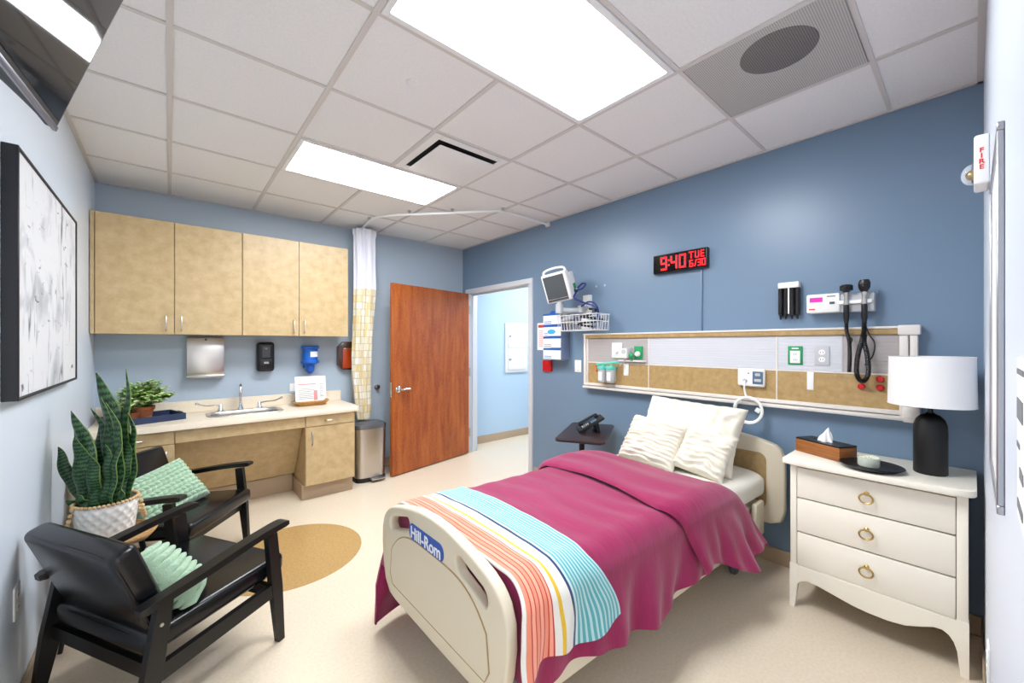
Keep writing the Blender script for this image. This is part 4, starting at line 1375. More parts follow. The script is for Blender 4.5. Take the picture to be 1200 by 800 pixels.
# pillows
def ruche(n_, amp, seed, along=1):
    def f(u, v):
        p, o = (v, u) if along else (u, v)
        return amp * (math.sin(2 * PI * (n_ * p + .55 * nz(u * 4, v * 4, seed) + .2 * math.sin(o * 9 + seed))) * (.6 + .4 * nz(u * 5, v * 9, seed + 2)) + 1.0 * nz(u * 7, v * 12, seed + 5))
    return f
cushion('pillow', 'large ivory pillow at the back, leaning on the headboard', 'pillow', (2.665, 1.265, .845), frame((-.86, -.03, .5), roll=R(-3)), .66, .46, .19, 'pillow', ruche(8, .014, 2, 0), 90, 70, 'ivory bed pillows', .1)
cushion('pillow', 'ivory ruched square pillow in front, nearest the bedside table', 'pillow', (2.46, 1.405, .79), frame((-.80, -.05, .6), roll=R(-5)), .39, .33, .16, 'pillow', ruche(12, .012, 7, 1), 90, 80, 'ivory bed pillows', .1)
cushion('pillow', 'crumpled small ivory pillow tilted in front of the large one, nearest the dresser', 'pillow', (2.525, 1.09, .775), frame((-.74, -.25, .62), roll=R(-16)), .30, .32, .14, 'pillow', ruche(8, .014, 12, 1), 80, 70, 'ivory bed pillows', .1)

# overbed table with telephone
t = thing('overbed_table', 'dark-topped overbed table on a black post between the bed and the wall', 'overbed table', (2.66, 2.11, 0))
OC = Vector((2.62, 2.09, .715)); OR = Matrix.Rotation(math.atan2(.31, .56), 4, 'Z')
def ob(p): return OC + OR @ Vector((p[0], p[1], p[2] - .0))
q = MB(); q.prism([(p[1], p[2], -.011) for p in rpoly(-.35, .35, -.19, .19, .04, 0)], (0, 0, .022), .005, 2); q.map(ob); q.build('tabletop', 'espresso', t)
q = MB(); q.box(-.02, .02, -.02, .02, -.70, -.011, .003); q.map(lambda p: ob(p + Vector((.05, .05, 0)))); q.build('post', 'black', t)
q = MB(); q.box(-.16, .26, .03, .07, -.712, -.67, .008); q.box(.03, .07, -.05, .12, -.712, -.67, .008); q.map(ob); q.build('base', 'black', t)
t = thing('telephone', 'black desk telephone standing tilted on the dark overbed table', 'telephone', OC + Vector((0, 0, .011)))
def ph(p): return OC + OR @ Vector((.02, -.03, 0)) + OR.to_3x3() @ (Matrix.Rotation(R(-72), 3, 'Z') @ Vector(p))
q = MB(); q.prism([(-.10, -.09, .0115), (-.075, -.09, .0115), (.02, -.09, .075), (.035, -.09, .0115), (.065, -.09, .0115), (.05, -.09, .094), (.10, -.09, .126), (.092, -.09, .140), (-.108, -.09, .030)], (0, .18, 0), .006, 2); q.map(ph); bd = q.build('phone_body', 'black', t)
sl = math.atan2(.110, .20)
def onf(p):  # on the sloped face
    b_ = Vector((-.010, 0, .0845)); return ph(b_ + Matrix.Rotation(-sl, 3, 'Y') @ Vector(p))
q = MB(); q.obox((.03, -.04, .004), (.05, .075, .003)); q.map(onf); q.build('phone_screen', 'slate', bd)
q = MB()
for i in range(4):
    for j in range(3): q.obox((-.02 - .017 * i, -.065 + .022 * j, .004), (.011, .015, .005), None, .001)
q.map(onf); q.build('keypad', 'grey', bd)
q = MB(); q.obox((0, .062, .018), (.175, .036, .018), None, .007); q.obox((.072, .062, .008), (.035, .042, .026), None, .007); q.obox((-.072, .062, .008), (.035, .042, .026), None, .007); q.map(onf); q.build('handset', 'black', t)
q = MB()
rnd = random.Random(2)
pts = [OC + OR @ Vector((.12 + .03 * math.sin(i * 2.1), -.02 + .02 * math.cos(i * 1.7) + .006 * i, .018 + .005 * (i % 3))) for i in range(12)]
q.tube(smooth_path(pts, 4), .0045, 7)
tag(q.build('white_cable', 'white', org=OC + Vector((0, 0, .012))), 'bunched white cable lying behind the telephone on the overbed table', 'cable')

# ------------------------------------------------------------------ dresser and the things on it
DT = .82
t = thing('dresser', 'cream three-drawer dresser with ring pulls beside the head of the bed', 'dresser', (2.82, .34, 0))
top = []
for k in range(21):
    f = k / 20
    y = lerp(.69, .03, f)
    top.append((2.572 - .018 * (1 - ((y - .34) / .35) ** 2), y, .79))
for k in range(1, 8):
    a = k / 7 * PI / 2
    top.append((2.622 - .05 * math.cos(a), .03 - .042 * math.sin(a), .79))
top += [(3.03, -.012, .79), (3.03, .69, .79)]
q = MB(); q.prism(top, (0, 0, .03), .004, 2); q.build('top', 'cream', t)
q = MB(); q.box(2.636, 3.02, .03, .65, .22, .79); q.build('carcass', 'cream', t)
q = MB()
for a in ((.012, .047), (.633, .662)): q.box(2.61, 2.64, *a, .225, .79, .003)
q.box(2.616, 2.64, .045, .635, .775, .79); q.build('face_frame', 'cream', t)
q = MB(); q.box(2.630, 2.637, .045, .635, .225, .79); q.build('shadow_gap', 'cream_gap', t)
for z0, z1 in ((.607, .772), (.421, .603), (.236, .417)):
    q = MB(); q.box(2.612, 2.632, .0495, .6305, z0 + .0015, z1 - .0015, .003); d = q.build('drawer', 'cream', t)
    zc = (z0 + z1) / 2
    q = MB(); q.lathe([(0, 0), (.011, 0), (.011, .004), (.006, .008), (.006, .016), (0, .018)], (2.612, .343, zc + .018), 16, mtx=Matrix.Rotation(-PI / 2, 4, 'Y'))
    q.tube([(2.598 - .004 * (1 - math.cos(a)) , .343 + .026 * math.sin(a), zc - .004 + .022 * math.cos(a)) for a in [2 * PI * i / 28 for i in range(28)]], .0042, 8, True)
    q.build('ring_pull', 'brass', d)
sc = [(.662, .236), (.662, .12), (.634, .10), (.628, .13), (.612, .152), (.586, .163), (.54, .158), (.47, .142), (.40, .126), (.34, .119), (.27, .118), (.21, .126), (.15, .152), (.115, .170), (.09, .172), (.07, .16), (.055, .135), (.045, .10), (.012, .12), (.012, .236)]
q = MB(); q.prism([(2.611, y, z) for y, z in sc], (.022, 0, 0), .002, 1); q.build('scalloped_apron', 'cream', t)
def taper_leg(x0, x1, y0, y1, sx, sy):
    q = MB()
    V = []
    for z, k in ((.24, 0), (.12, 0), (0, 1)):
        a0, a1_ = (x0, x1 - .014 * k) if sx > 0 else (x0 + .014 * k, x1)
        b0, b1 = (y0, y1 - .012 * k) if sy > 0 else (y0 + .012 * k, y1)
        V.append([q.bm.verts.new(p) for p in ((a0, b0, z), (a1_, b0, z), (a1_, b1, z), (a0, b1, z))])
    for A, B in zip(V, V[1:]):
        for k in range(4): q.bm.faces.new((A[k], A[(k + 1) % 4], B[(k + 1) % 4], B[k]))
    q.bm.faces.new(V[0]); q.bm.faces.new(V[-1]); return q
taper_leg(2.609, 2.65, .010, .047, 1, 1).build('leg', 'cream', t)
taper_leg(2.609, 2.65, .630, .664, 1, -1).build('leg', 'cream', t)
taper_leg(2.98, 3.02, .030, .067, -1, 1).build('leg', 'cream', t)
taper_leg(2.98, 3.02, .615, .650, -1, -1).build('leg', 'cream', t)
q = MB()
for y0, y1 in ((.0101, .012), ):
    pass
q.box(2.64, 3.0, .03, .045, .14, .225); q.box(2.64, 3.0, .632, .647, .14, .225); q.build('side_apron', 'cream', t)

t = thing('table_lamp', 'black table lamp with white drum shade at the right end of the dresser', 'table lamp', (2.80, .135, DT))
q = MB(); q.lathe([(0, 0), (.056, 0), (.060, .006), (.060, .20), (.058, .235), (.050, .262), (.034, .281), (.016, .290), (.014, .295), (0, .295)], (2.80, .135, DT), 48); q.build('base', 'black_matte', t)
q = MB(); q.lathe([(.010, .29), (.010, .345), (.013, .346), (.013, .39), (0, .39)], (2.80, .135, DT), 16)
q.build('neck', 'black', t)
q = MB()
prof = [(.150, .328), (.146, .562)]
q.lathe([(.152, .330), (.1475, .565), (.1460, .565), (.1505, .330), (.152, .330)], (2.80, .135, DT), 64)
sh = q.build('lamp_shade', 'lampshade', t)
q = MB(); q.tube([(2.80 + .1515 * math.cos(a), .135 + .1515 * math.sin(a), DT + .332) for a in [2 * PI * i / 60 for i in range(60)]], .0022, 6, True); q.build('shade_trim', 'lampshade', sh); q = MB()
q.tube([(2.80 + .1472 * math.cos(a), .135 + .1472 * math.sin(a), DT + .564) for a in [2 * PI * i / 60 for i in range(60)]], .0022, 6, True)
for k in range(3):
    a = k * 2 * PI / 3
    q.tube([(2.80, .135, DT + .52), (2.80 + .146 * math.cos(a), .135 + .146 * math.sin(a), DT + .55)], .002, 6)
q.build('shade_ring', 'lampshade', sh)
q = MB(); q.tube(smooth_path([(2.86, .14, DT + .012), (2.91, .11, DT + .004), (2.97, .10, DT + .004), (3.01, .12, DT + .004)], 4), .003, 6); q.build('power_cord', 'black', t)

bc = Vector((2.80, .545, DT)); rz = R(-27)
rm = Matrix.Translation(bc) @ Matrix.Rotation(rz + PI, 4, 'Z')
t = thing('tissue_box', 'wooden tissue box cover with black top and a tissue sticking out, on the dresser', 'tissue box', bc)
q = MB(); q.box(-.062, .062, -.125, .125, 0, .072, .003); q.map(lambda p: rm @ p); q.build('box', 'wood_box', t)
q = MB(); q.prism([(p[1], p[2], .072) for p in rpoly(-.126, .126, -.063, .063, .006, 0)], (0, 0, .008), .002, 1) ; q.map(lambda p: rm @ Vector((p.y, p.x, p.z))); q.build('lid', 'black', t)
def tis(u, v):
    a = 2 * PI * u
    r = lerp(.030, .006, v ** 1.4) * (1 + .25 * math.sin(5 * a + 3 * v) + .2 * math.sin(3 * a + 1))
    return rm @ Vector((r * math.cos(a) * .8 - .010 * v, r * math.sin(a) * 1.25 + .012 * v * v, .078 + .068 * v + .012 * math.sin(2 * a + 1) * v))
q = MB(); q.grid(tis, 48, 12, True); q.build('tissue', 'tissue', t, ang=70)

tc = Vector((2.675, .335, DT))
t = thing('round_tray', 'round black tray holding the candle, on the dresser', 'tray', tc)
q = MB(); q.lathe([(0, 0), (.088, 0), (.10, .004), (.122, .017), (.126, .020), (.122, .022), (.098, .009), (0, .008)], tc, 56); q.build('dish', 'black', t)
t = thing('candle', 'cream candle in a glass jar on the round black tray', 'candle', tc + Vector((.012, .01, .009)))
cc = tc + Vector((.012, .01, .0085))
q = MB(); q.lathe([(0, 0), (.040, 0), (.044, .006), (.044, .046), (.041, .046), (.041, .008), (0, .008)], cc, 40); q.build('jar', 'glass', t)
q = MB(); q.lathe([(0, .009), (.0405, .009), (.0405, .040), (0, .039)], cc, 36); q.build('wax', 'wax', t)
q = MB()
for i in range(3): q.cyl(cc + Vector((.012 * math.cos(i * 2.1), .012 * math.sin(i * 2.1), .03)), cc + Vector((.012 * math.cos(i * 2.1), .012 * math.sin(i * 2.1), .043)), .0012, n=6)
q.build('wick', 'black', t)

# ------------------------------------------------------------------ headwall panel
HW = thing('headwall_panel', 'long white-framed wall panel with tan lower row above the bed', 'headwall panel', (3.0, 1.3, 1.04))
hy0, hy1, hz0, hz1 = .185, 2.421, 1.035, 1.545
q = MB(); q.box(3.005, XB, hy0 + .03, hy1 - .03, hz0 + .02, hz1 - .01); q.build('backing', 'headwall_grey', HW)
q = MB(); q.box(2.985, 3.03, hy0 + .03, hy1 - .02, 1.500, 1.532, .003); q.build('upper_rail', 'headwall_tan', HW)
q = MB(); q.box(2.978, XB, hy0, hy1, 1.532, hz1, .003)
q.box(2.985, XB, hy1 - .028, hy1, hz0 + .03, 1.532, .004); q.box(2.990, XB, hy1 - .05, hy1 - .034, hz0 + .03, 1.532, .003)
q.box(2.985, XB, hy0 + .004, hy0 + .034, hz0 + .02, 1.532, .004); q.box(2.985, XB, hy0 + .04, hy0 + .075, hz0 + .02, 1.532, .004)
q.box(2.975, XB, hy0 - .006, hy0 + .08, 1.495, hz1 + .004, .005)
q.build('frame', 'headwall_rail', HW)
q = MB(); q.box(2.985, 3.03, hy0 + .01, hy1 - .004, hz0 + .028, hz0 + .052, .004); q.box(2.968, XB, hy0 + .01, hy1, hz0, hz0 + .022, .006)
q.build('lower_rail', 'headwall_rail', HW)
q = MB(); q.box(2.97, XB, hy0 - .006, hy0 + .06, hz0 - .006, hz0 + .075, .006); q.build('corner_bracket', 'headwall_rail', HW)
def louvre(y0, y1, z0, z1, name, m, n_=9):
    q = MB(); q.box(3.000, 3.012, y0, y1, z0, z1)
    for k in range(n_):
        z = z0 + (k + .5) * (z1 - z0) / n_
        q.box(2.9985, 3.001, y0 + .004, y1 - .004, z - (z1 - z0) / n_ * .36, z + (z1 - z0) / n_ * .36, .001, 1)
    return q.build(name, m, HW)
louvre(1.752, hy1 - .05, 1.284, 1.498, 'upper_panel', 'headwall_grey')
louvre(.837, 1.747, 1.284, 1.498, 'upper_panel', 'headwall_white', 12)
louvre(.50, .832, 1.284, 1.498, 'upper_panel', 'headwall_white', 10)
louvre(hy0 + .075, .497, 1.284, 1.498, 'upper_panel', 'headwall_grey', 10)
for y0, y1 in ((1.752, hy1 - .05), (.837, 1.747), (hy0 + .075, .832)):
    q = MB(); q.box(2.998, 3.012, y0, y1, 1.087, 1.272); q.build('lower_panel', 'headwall_tan', HW)
q = MB(); q.box(2.995, 3.012, hy0 + .075, hy1 - .05, 1.273, 1.283, .002)
for y in (.8345, 1.7495): q.box(2.9955, 3.012, y - .004, y + .004, 1.087, 1.498, .001)
q.build('divider_strip', 'headwall_rail', HW)

PX = 2.9985
NX = (-1, 0, 0)
t = plate('wall_outlet', 'green-framed outlet on the white panel row right of the centre seam', 'outlet', (PX, .733, 1.375), .078, .118, NX, 'green', 'blank')
q = MB(); q.obox((PX - .0075, .733, 1.366), (.004, .054, .078), None, .0018); ins = q.build('insert', 'white', t)
q = MB()
for dz in (-.018, .018):
    for dy in (-.006, .006): q.box(PX - .0102, PX - .0092, .733 + dy - .0013, .733 + dy + .0013, 1.366 + dz - .005, 1.366 + dz + .005)
q.build('slots', 'grey_dark', ins)
q = MB(); q.box(PX - .0068, PX - .0058, .715, .751, 1.416, 1.424); q.build('print', 'white', t)
plate('wall_outlet', 'white outlet in a grey frame, right of the green-framed outlet', 'outlet', (PX, .597, 1.375), .075, .115, NX, 'grey_light')
q = MB(); q.box(PX - .005, PX, .638, .672, 1.165, 1.275, .002)
tag(q.build('blank_plate', 'white', org=(PX, .655, 1.165)), 'blank white plate on the tan row below the two outlets', 'wall plate')
for i, (y, z) in enumerate(((.415, 1.205), (.336, 1.252), (.336, 1.205))):
    q = MB(); q.lathe([(0, .0), (.017, 0), (.017, .012), (.013, .018), (0, .02)], (PX, y, z), 22, mtx=Matrix.Rotation(-PI / 2, 4, 'Y') @ Matrix.Scale(1, 4))
    tag(q.build('red_button', 'red', org=(PX, y, z)), ['red round button under the black coiled cords', 'upper red button half hidden by the lamp shade', 'lower red button half hidden by the lamp shade'][i], 'button', 'red buttons on the headwall')

# nurse call station and its coiled white cord
t = thing('nurse_call_station', 'white call station with grey keypad on the tan panel above the bed', 'call station', (2.98, .978, 1.22))
q = MB(); q.obox((2.982, .978, 1.222), (.034, .165, .122), None, .012, 3); bd = q.build('housing', 'white', t)
q = MB(); q.obox((2.9640, .935, 1.222), (.005, .062, .085), None, .006); kp = q.build('keypad', 'slate', t)
q = MB(); q.obox((2.961, .935, 1.243), (.003, .03, .018), None, .001); q.obox((2.961, .935, 1.205), (.003, .04, .018), None, .001); q.build('keys', 'grey_light', kp)
q = MB(); q.lathe([(0, 0), (.014, 0), (.012, .01), (0, .012)], (2.965, 1.012, 1.20), 16, mtx=Matrix.Rotation(-PI / 2, 4, 'Y')); q.build('cord_socket', 'grey_light', t)
q = MB(); q.cyl((2.965, .99, 1.25), (2.961, .99, 1.25), .005); q.build('call_light', 'orange', t)
t = thing('call_cord', 'coiled white nurse call cord hanging from the call station above the pillows', 'cord', (2.94, .985, .9))
q = MB()
q.tube(smooth_path([(2.955, 1.012, 1.20), (2.945, 1.01, 1.15), (2.945, 1.0, 1.10), (2.945, .985, 1.085)], 4), .006, 8)
for k in range(4):
    rr = .080 + .003 * k
    q.tube([(2.945 - .008 * (k % 2), .985 + rr * math.sin(a) * .98, 1.005 + rr * math.cos(a)) for a in [2 * PI * i / 40 for i in range(40)]], .0062, 8, True)
q.tube(smooth_path([(2.942, .985, .925), (2.942, 1.03, .905), (2.942, 1.055, .885), (2.942, 1.06, .862)], 4), .006, 8)
q.build('cord', 'white', t)
q = MB(); q.obox((2.942, 1.063, .853), (.022, .022, .04), (R(15), 0, 0), .005); q.build('plug', 'white', t)
q = MB(); q.obox((2.937, .925, 1.01), (.016, .03, .03), (R(30), 0, 0), .004); q.build('cord_clip', 'white', t)

# ------------------------------------------------------------------ left end of the headwall: gas outlets, flowmeter, suction jar
def gas(name, label, y0, y1, z0, z1, m, front):
    t = thing(name, label, 'gas outlet', (PX, (y0 + y1) / 2, z0), 'medical gas outlets')
    q = MB(); q.obox((PX - .009, (y0 + y1) / 2, (z0 + z1) / 2), (.018, y1 - y0, z1 - z0), None, .005); q.build('plate', m, t)
    q = MB(); q.lathe([(0, 0), (.022, 0), (.022, .012), (.016, .016), (.016, .026), (0, .026)], (PX - .018, (y0 + y1) / 2, (z0 + z1) / 2 - .01), 20, mtx=Matrix.Rotation(-PI / 2, 4, 'Y')); q.build('socket', front, t)
    return t
gas('gas_outlet', 'white medical gas outlet with a small green mark at the left end of the headwall', 1.995, 2.10, 1.325, 1.46, 'white', 'white')
gas('gas_outlet', 'green and white medical gas outlet right of the green flowmeter knob', 1.80, 1.875, 1.32, 1.43, 'green', 'white')
t = thing('regulator', 'white vacuum regulator box beside the white gas outlet on the headwall', 'regulator', (2.95, 1.95, 1.33))
q = MB(); q.obox((2.965, 1.945, 1.37), (.06, .058, .085), None, .008); q.build('box', 'white', t)
q = MB(); q.lathe([(0, 0), (.02, 0), (.02, .006), (0, .008)], (2.935, 1.945, 1.385), 18, mtx=Matrix.Rotation(-PI / 2, 4, 'Y')); q.build('gauge', 'grey_light', t)
q = MB(); q.tube([(2.955, 1.945, 1.325), (2.955, 1.955, 1.29), (2.955, 2.0, 1.262)], .004, 7); q.build('hose', 'grey_light', t)
t = thing('flowmeter', 'small oxygen flowmeter with a green knob between the gas outlets', 'flowmeter', (2.96, 1.885, 1.3))
q = MB(); q.lathe([(0, 0), (.012, 0), (.012, .09), (.008, .095), (0, .095)], (2.965, 1.885, 1.32), 16); q.build('tube', 'clear', t)
q = MB(); q.lathe([(0, 0), (.02, 0), (.022, .014), (.014, .022), (0, .024)], (2.96, 1.885, 1.352), 16, mtx=Matrix.Rotation(-PI / 2, 4, 'Y')); q.lathe([(.013, -.012), (.013, .004), (0, .004)], (2.965, 1.885, 1.318), 14); q.build('knob', 'green', t)
q = MB(); q.box(2.962, PX, 1.77, 2.02, 1.298, 1.312, .003)
tag(q.build('equipment_rail', 'headwall_rail', org=(PX, 1.9, 1.3)), 'short white rail under the gas outlets', 'rail')
q = MB(); q.box(PX - .008, PX, 1.935, 1.985, 1.175, 1.275, .003)
tag(q.build('canister_bracket', 'white', org=(PX, 1.96, 1.175)), 'narrow white bracket plate under the equipment rail', 'bracket')
for i, (y, lab) in enumerate(((2.175, 'clear suction jar with teal lid, left of two on the headwall'), (2.085, 'clear suction jar with teal lid, right of two on the headwall'))):
    t = thing('suction_canister', lab, 'suction jar', (2.95, y, 1.105), 'suction jars')
    q = MB(); q.lathe([(0, 0), (.036, 0), (.040, .008), (.042, .115), (.0395, .115), (.0375, .01), (0, .008)], (2.95, y, 1.108), 28); q.build('jar', 'jar_plastic', t)
    q = MB(); q.lathe([(0, .030), (.046, .030), (.048, .022), (.048, .004), (.045, 0), (0, 0)], (2.95, y, 1.222), 28); q.lathe([(0, .02), (.012, .02), (.013, 0), (0, 0)], (2.94, y - .01, 1.25), 14); lid = q.build('lid', 'teal', t)
    q = MB(); q.box(2.985, PX, y - .02, y + .02, 1.12, 1.22, .002); q.build('holder', 'white', t)
    q = MB(); q.grid(lambda u, v: (2.95 - .0428 * math.cos(lerp(-.5, .5, u)), y + .0428 * math.sin(lerp(-.5, .5, u)), 1.125 + .075 * v), 8, 2); q.build('scale_label', 'paper', t)
q = MB(); q.tube(smooth_path([(2.95, 2.24, 1.262), (2.94, 2.215, 1.266), (2.935, 2.15, 1.275), (2.935, 2.06, 1.285), (2.95, 2.0, 1.29)], 5), .009, 8)
tag(q.build('suction_tube', 'teal', org=(2.95, 2.1, 1.26)), 'teal tube running across the lids of the suction jars', 'tube')
for i, z in enumerate((1.248, 1.205)):
    q = MB(); q.lathe([(0, 0), (.014, 0), (.015, .012), (.010, .02), (0, .022)], (PX, 2.265, z), 18, mtx=Matrix.Rotation(-PI / 2, 4, 'Y'))
    tag(q.build('orange_valve', 'orange', org=(PX, 2.265, z)), ['upper orange round cap left of the suction jars', 'lower orange round cap left of the suction jars'][i], 'cap', 'orange caps on the headwall')

# ------------------------------------------------------------------ above the headwall
# digital clock 9:40 TUE 6/30
t = thing('digital_clock', 'black digital wall clock with red figures reading 9:40 TUE 6/30', 'clock', (3.01, 1.49, 2.02))
q = MB(); q.box(2.992, XB, 1.276, 1.705, 2.015, 2.165, .006); q.build('case', 'black', t)
q = MB(); q.box(2.9905, 2.9925, 1.283, 1.698, 2.022, 2.158); q.build('face', 'screen', t, smooth=False)
SEG = {'0': 'abcdef', '3': 'abcdg', '4': 'bcfg', '6': 'acdefg', '9': 'abcdfg', 'U': 'bcdef', 'E': 'adefg'}
def seg_digit(q, ch, y_left, z0, w, h, th):
    """seven-segment figure, reading from +y to -y"""
    def bar(u0, u1, v0, v1): q.box(2.9885, 2.9905, y_left - u0, y_left - u1, z0 + v0, z0 + v1, .0008, 1)
    m_ = h / 2; g = th * .12
    S_ = {'a': (th * .3, w - th * .3, h - th, h), 'd': (th * .3, w - th * .3, 0, th), 'g': (th * .3, w - th * .3, m_ - th / 2, m_ + th / 2),
          'f': (0, th, m_ + g, h - g), 'b': (w - th, w, m_ + g, h - g), 'e': (0, th, g, m_ - g), 'c': (w - th, w, g, m_ - g)}
    for s in SEG[ch]: bar(*S_[s])
q = MB()
seg_digit(q, '9', 1.640, 2.036, .056, .106, .014)
for z in (2.066, 2.104): q.box(2.9885, 2.9905, 1.562, 1.576, z, z + .012, .001, 1)
seg_digit(q, '4', 1.556, 2.036, .056, .106, .014)
seg_digit(q, '0', 1.488, 2.036, .056, .106, .014)
q.build('time_figures', 'led', t)
q = MB()
# TUE
zt_ = 2.096
q.box(2.9885, 2.9905, 1.410, 1.374, zt_ + .044, zt_ + .052); q.box(2.9885, 2.9905, 1.396, 1.388, zt_, zt_ + .05)
seg_digit(q, 'U', 1.364, zt_, .032, .052, .008); seg_digit(q, 'E', 1.322, zt_, .030, .052, .008)
zt_ = 2.032
seg_digit(q, '6', 1.406, zt_, .030, .052, .008)
q.prism([(2.9885, 1.368, zt_), (2.9885, 1.361, zt_), (2.9885, 1.350, zt_ + .052), (2.9885, 1.357, zt_ + .052)], (.002, 0, 0))
seg_digit(q, '3', 1.345, zt_, .028, .052, .008); seg_digit(q, '0', 1.312, zt_, .028, .052, .008)
q.build('date_figures', 'led', t)
q = MB(); q.box(3.025, XB, 1.327, 1.340, 1.548, 2.014, .002)
tag(q.build('cable_cover', 'paint_blue', org=(XB, 1.333, 1.55)), 'thin blue painted cable cover running down the wall from the clock', 'cable cover')

# specula dispenser
t = thing('specula_dispenser', 'black and white specula dispenser on the wall left of the diagnostic set', 'specula dispenser', (3.0, .77, 1.62))
q = MB(); q.box(2.985, XB, .712, .826, 1.805, 1.842, .005); q.build('cap', 'white', t)
for k in range(4):
    y = .815 - .029 * k
    if k >= 2: y -= .005
    q = MB(); q.lathe([(0, 0), (.0128, 0), (.0128, .17), (0, .17)], (3.005, y, 1.636), 16); tb = q.build('tube', 'black', t)
    q = MB(); q.lathe([(0, 0), (.004, 0), (.009, .03), (0, .03)], (3.005, y, 1.605), 12); q.build('tip', 'rubber', tb)
q = MB(); q.box(2.991, 2.996, .764, .772, 1.64, 1.81); q.build('divider', 'white', t)
q = MB(); q.box(3.016, XB, .715, .823, 1.63, 1.81); q.build('back_plate', 'grey_dark', t)

# otoscope / ophthalmoscope wall set
t = thing('diagnostic_set', 'white wall diagnostic set with two black handled scopes and coiled cords', 'diagnostic set', (2.98, .51, 1.63))
q = MB(); q.obox((2.992, .585, 1.690), (.086, .16, .112), None, .008); q.build('white_housing', 'white', t)
q = MB(); q.obox((3.0, .432, 1.685), (.075, .150, .105), None, .006); q.build('grey_housing', 'grey_light', t)
q = MB(); q.obox((2.958, .44, 1.688), (.03, .15, .022), None, .005); q.build('front_bar', 'white', t)
q = MB(); q.box(2.948, 2.9495, .585, .648, 1.698, 1.726); q.build('label', 'pink', t)
q = MB(); q.box(2.9475, 2.9495, .528, .552, 1.682, 1.696); q.build('display', 'grey_dark', t)
q = MB(); q.box(2.948, 2.9495, .525, .565, 1.725, 1.732); q.build('print', 'ink_grey', t)
q = MB(); q.box(2.948, 2.9495, .622, .652, 1.652, 1.660); q.build('print', 'ink_red', t)
for i, y in enumerate((.474, .396)):
    q = MB(); q.lathe([(0, 0), (.010, 0), (.0135, .03), (.0135, .10), (.012, .108), (0, .108)], (2.942, y, 1.565), 18); h = q.build('handle', 'black', t)
    q = MB(); q.lathe([(0, 0), (.0125, 0), (.0125, .032), (.010, .034), (.010, .05), (.0125, .052), (.0125, .075), (0, .076)], (2.942, y, 1.672), 18); q.build('steel_sleeve', 'nickel', h)
    if i == 0:
        q = MB(); q.lathe([(.012, 0), (.018, .008), (.030, .012), (.030, .038), (.024, .044), (0, .044)], (2.94, y, 1.742), 22); q.sphere((2.918, y, 1.763), (.016, .014, .012), 12)
    else:
        q = MB(); q.lathe([(.010, 0), (.020, .012), (.026, .028), (.027, .055), (.020, .072), (0, .076)], (2.94, y, 1.735), 22, sx=.75); q.sphere((2.922, y, 1.768), (.006, .012, .012), 12)
    q.build('scope_head', 'black', h)
def coil(pts, r, turns, w):
    P = smooth_path(pts, 16); out = []
    N_ = len(P)
    for i, p in enumerate(P):
        d = (P[min(i + 1, N_ - 1)] - P[max(i - 1, 0)]).normalized()
        a_ = d.cross(Vector((1, 0, 0))).normalized() if abs(d.x) < .9 else Vector((0, 1, 0)); b_ = d.cross(a_)
        ph_ = 2 * PI * turns * i / (N_ - 1)
        out.append(p + (a_ * math.cos(ph_) + b_ * math.sin(ph_)) * r)
    m_ = MB(); m_.tube(smooth_path(out, 3), w, 6); return m_
def ringcord(pts, r, m='black'):
    P = smooth_path(pts, 22)
    m_ = MB(); m_.tube(P, [r * (1 + .14 * math.sin(i * 2.1)) for i in range(len(P))], 9); return m_
q = ringcord([(2.942, .474, 1.57), (2.94, .472, 1.52), (2.94, .462, 1.47), (2.935, .458, 1.42), (2.935, .458, 1.35), (2.935, .460, 1.288)], .0095); q.tube(smooth_path([(2.942, .474, 1.565), (2.94, .468, 1.50), (2.945, .45, 1.475), (2.95, .456, 1.45)], 5), .004, 6); q.build('coiled_cord', 'black', t)
q = ringcord([(2.942, .396, 1.57), (2.94, .397, 1.52), (2.935, .405, 1.47), (2.935, .423, 1.38), (2.935, .428, 1.29), (2.935, .415, 1.245), (2.935, .393, 1.245), (2.935, .378, 1.29), (2.935, .382, 1.38), (2.94, .397, 1.46), (2.945, .395, 1.50)], .0115)
q.tube(smooth_path([(2.942, .394, 1.56), (2.94, .375, 1.50), (2.94, .352, 1.45), (2.945, .362, 1.38), (2.95, .395, 1.33)], 5), .0035, 6); q.build('coiled_cord', 'black', t)

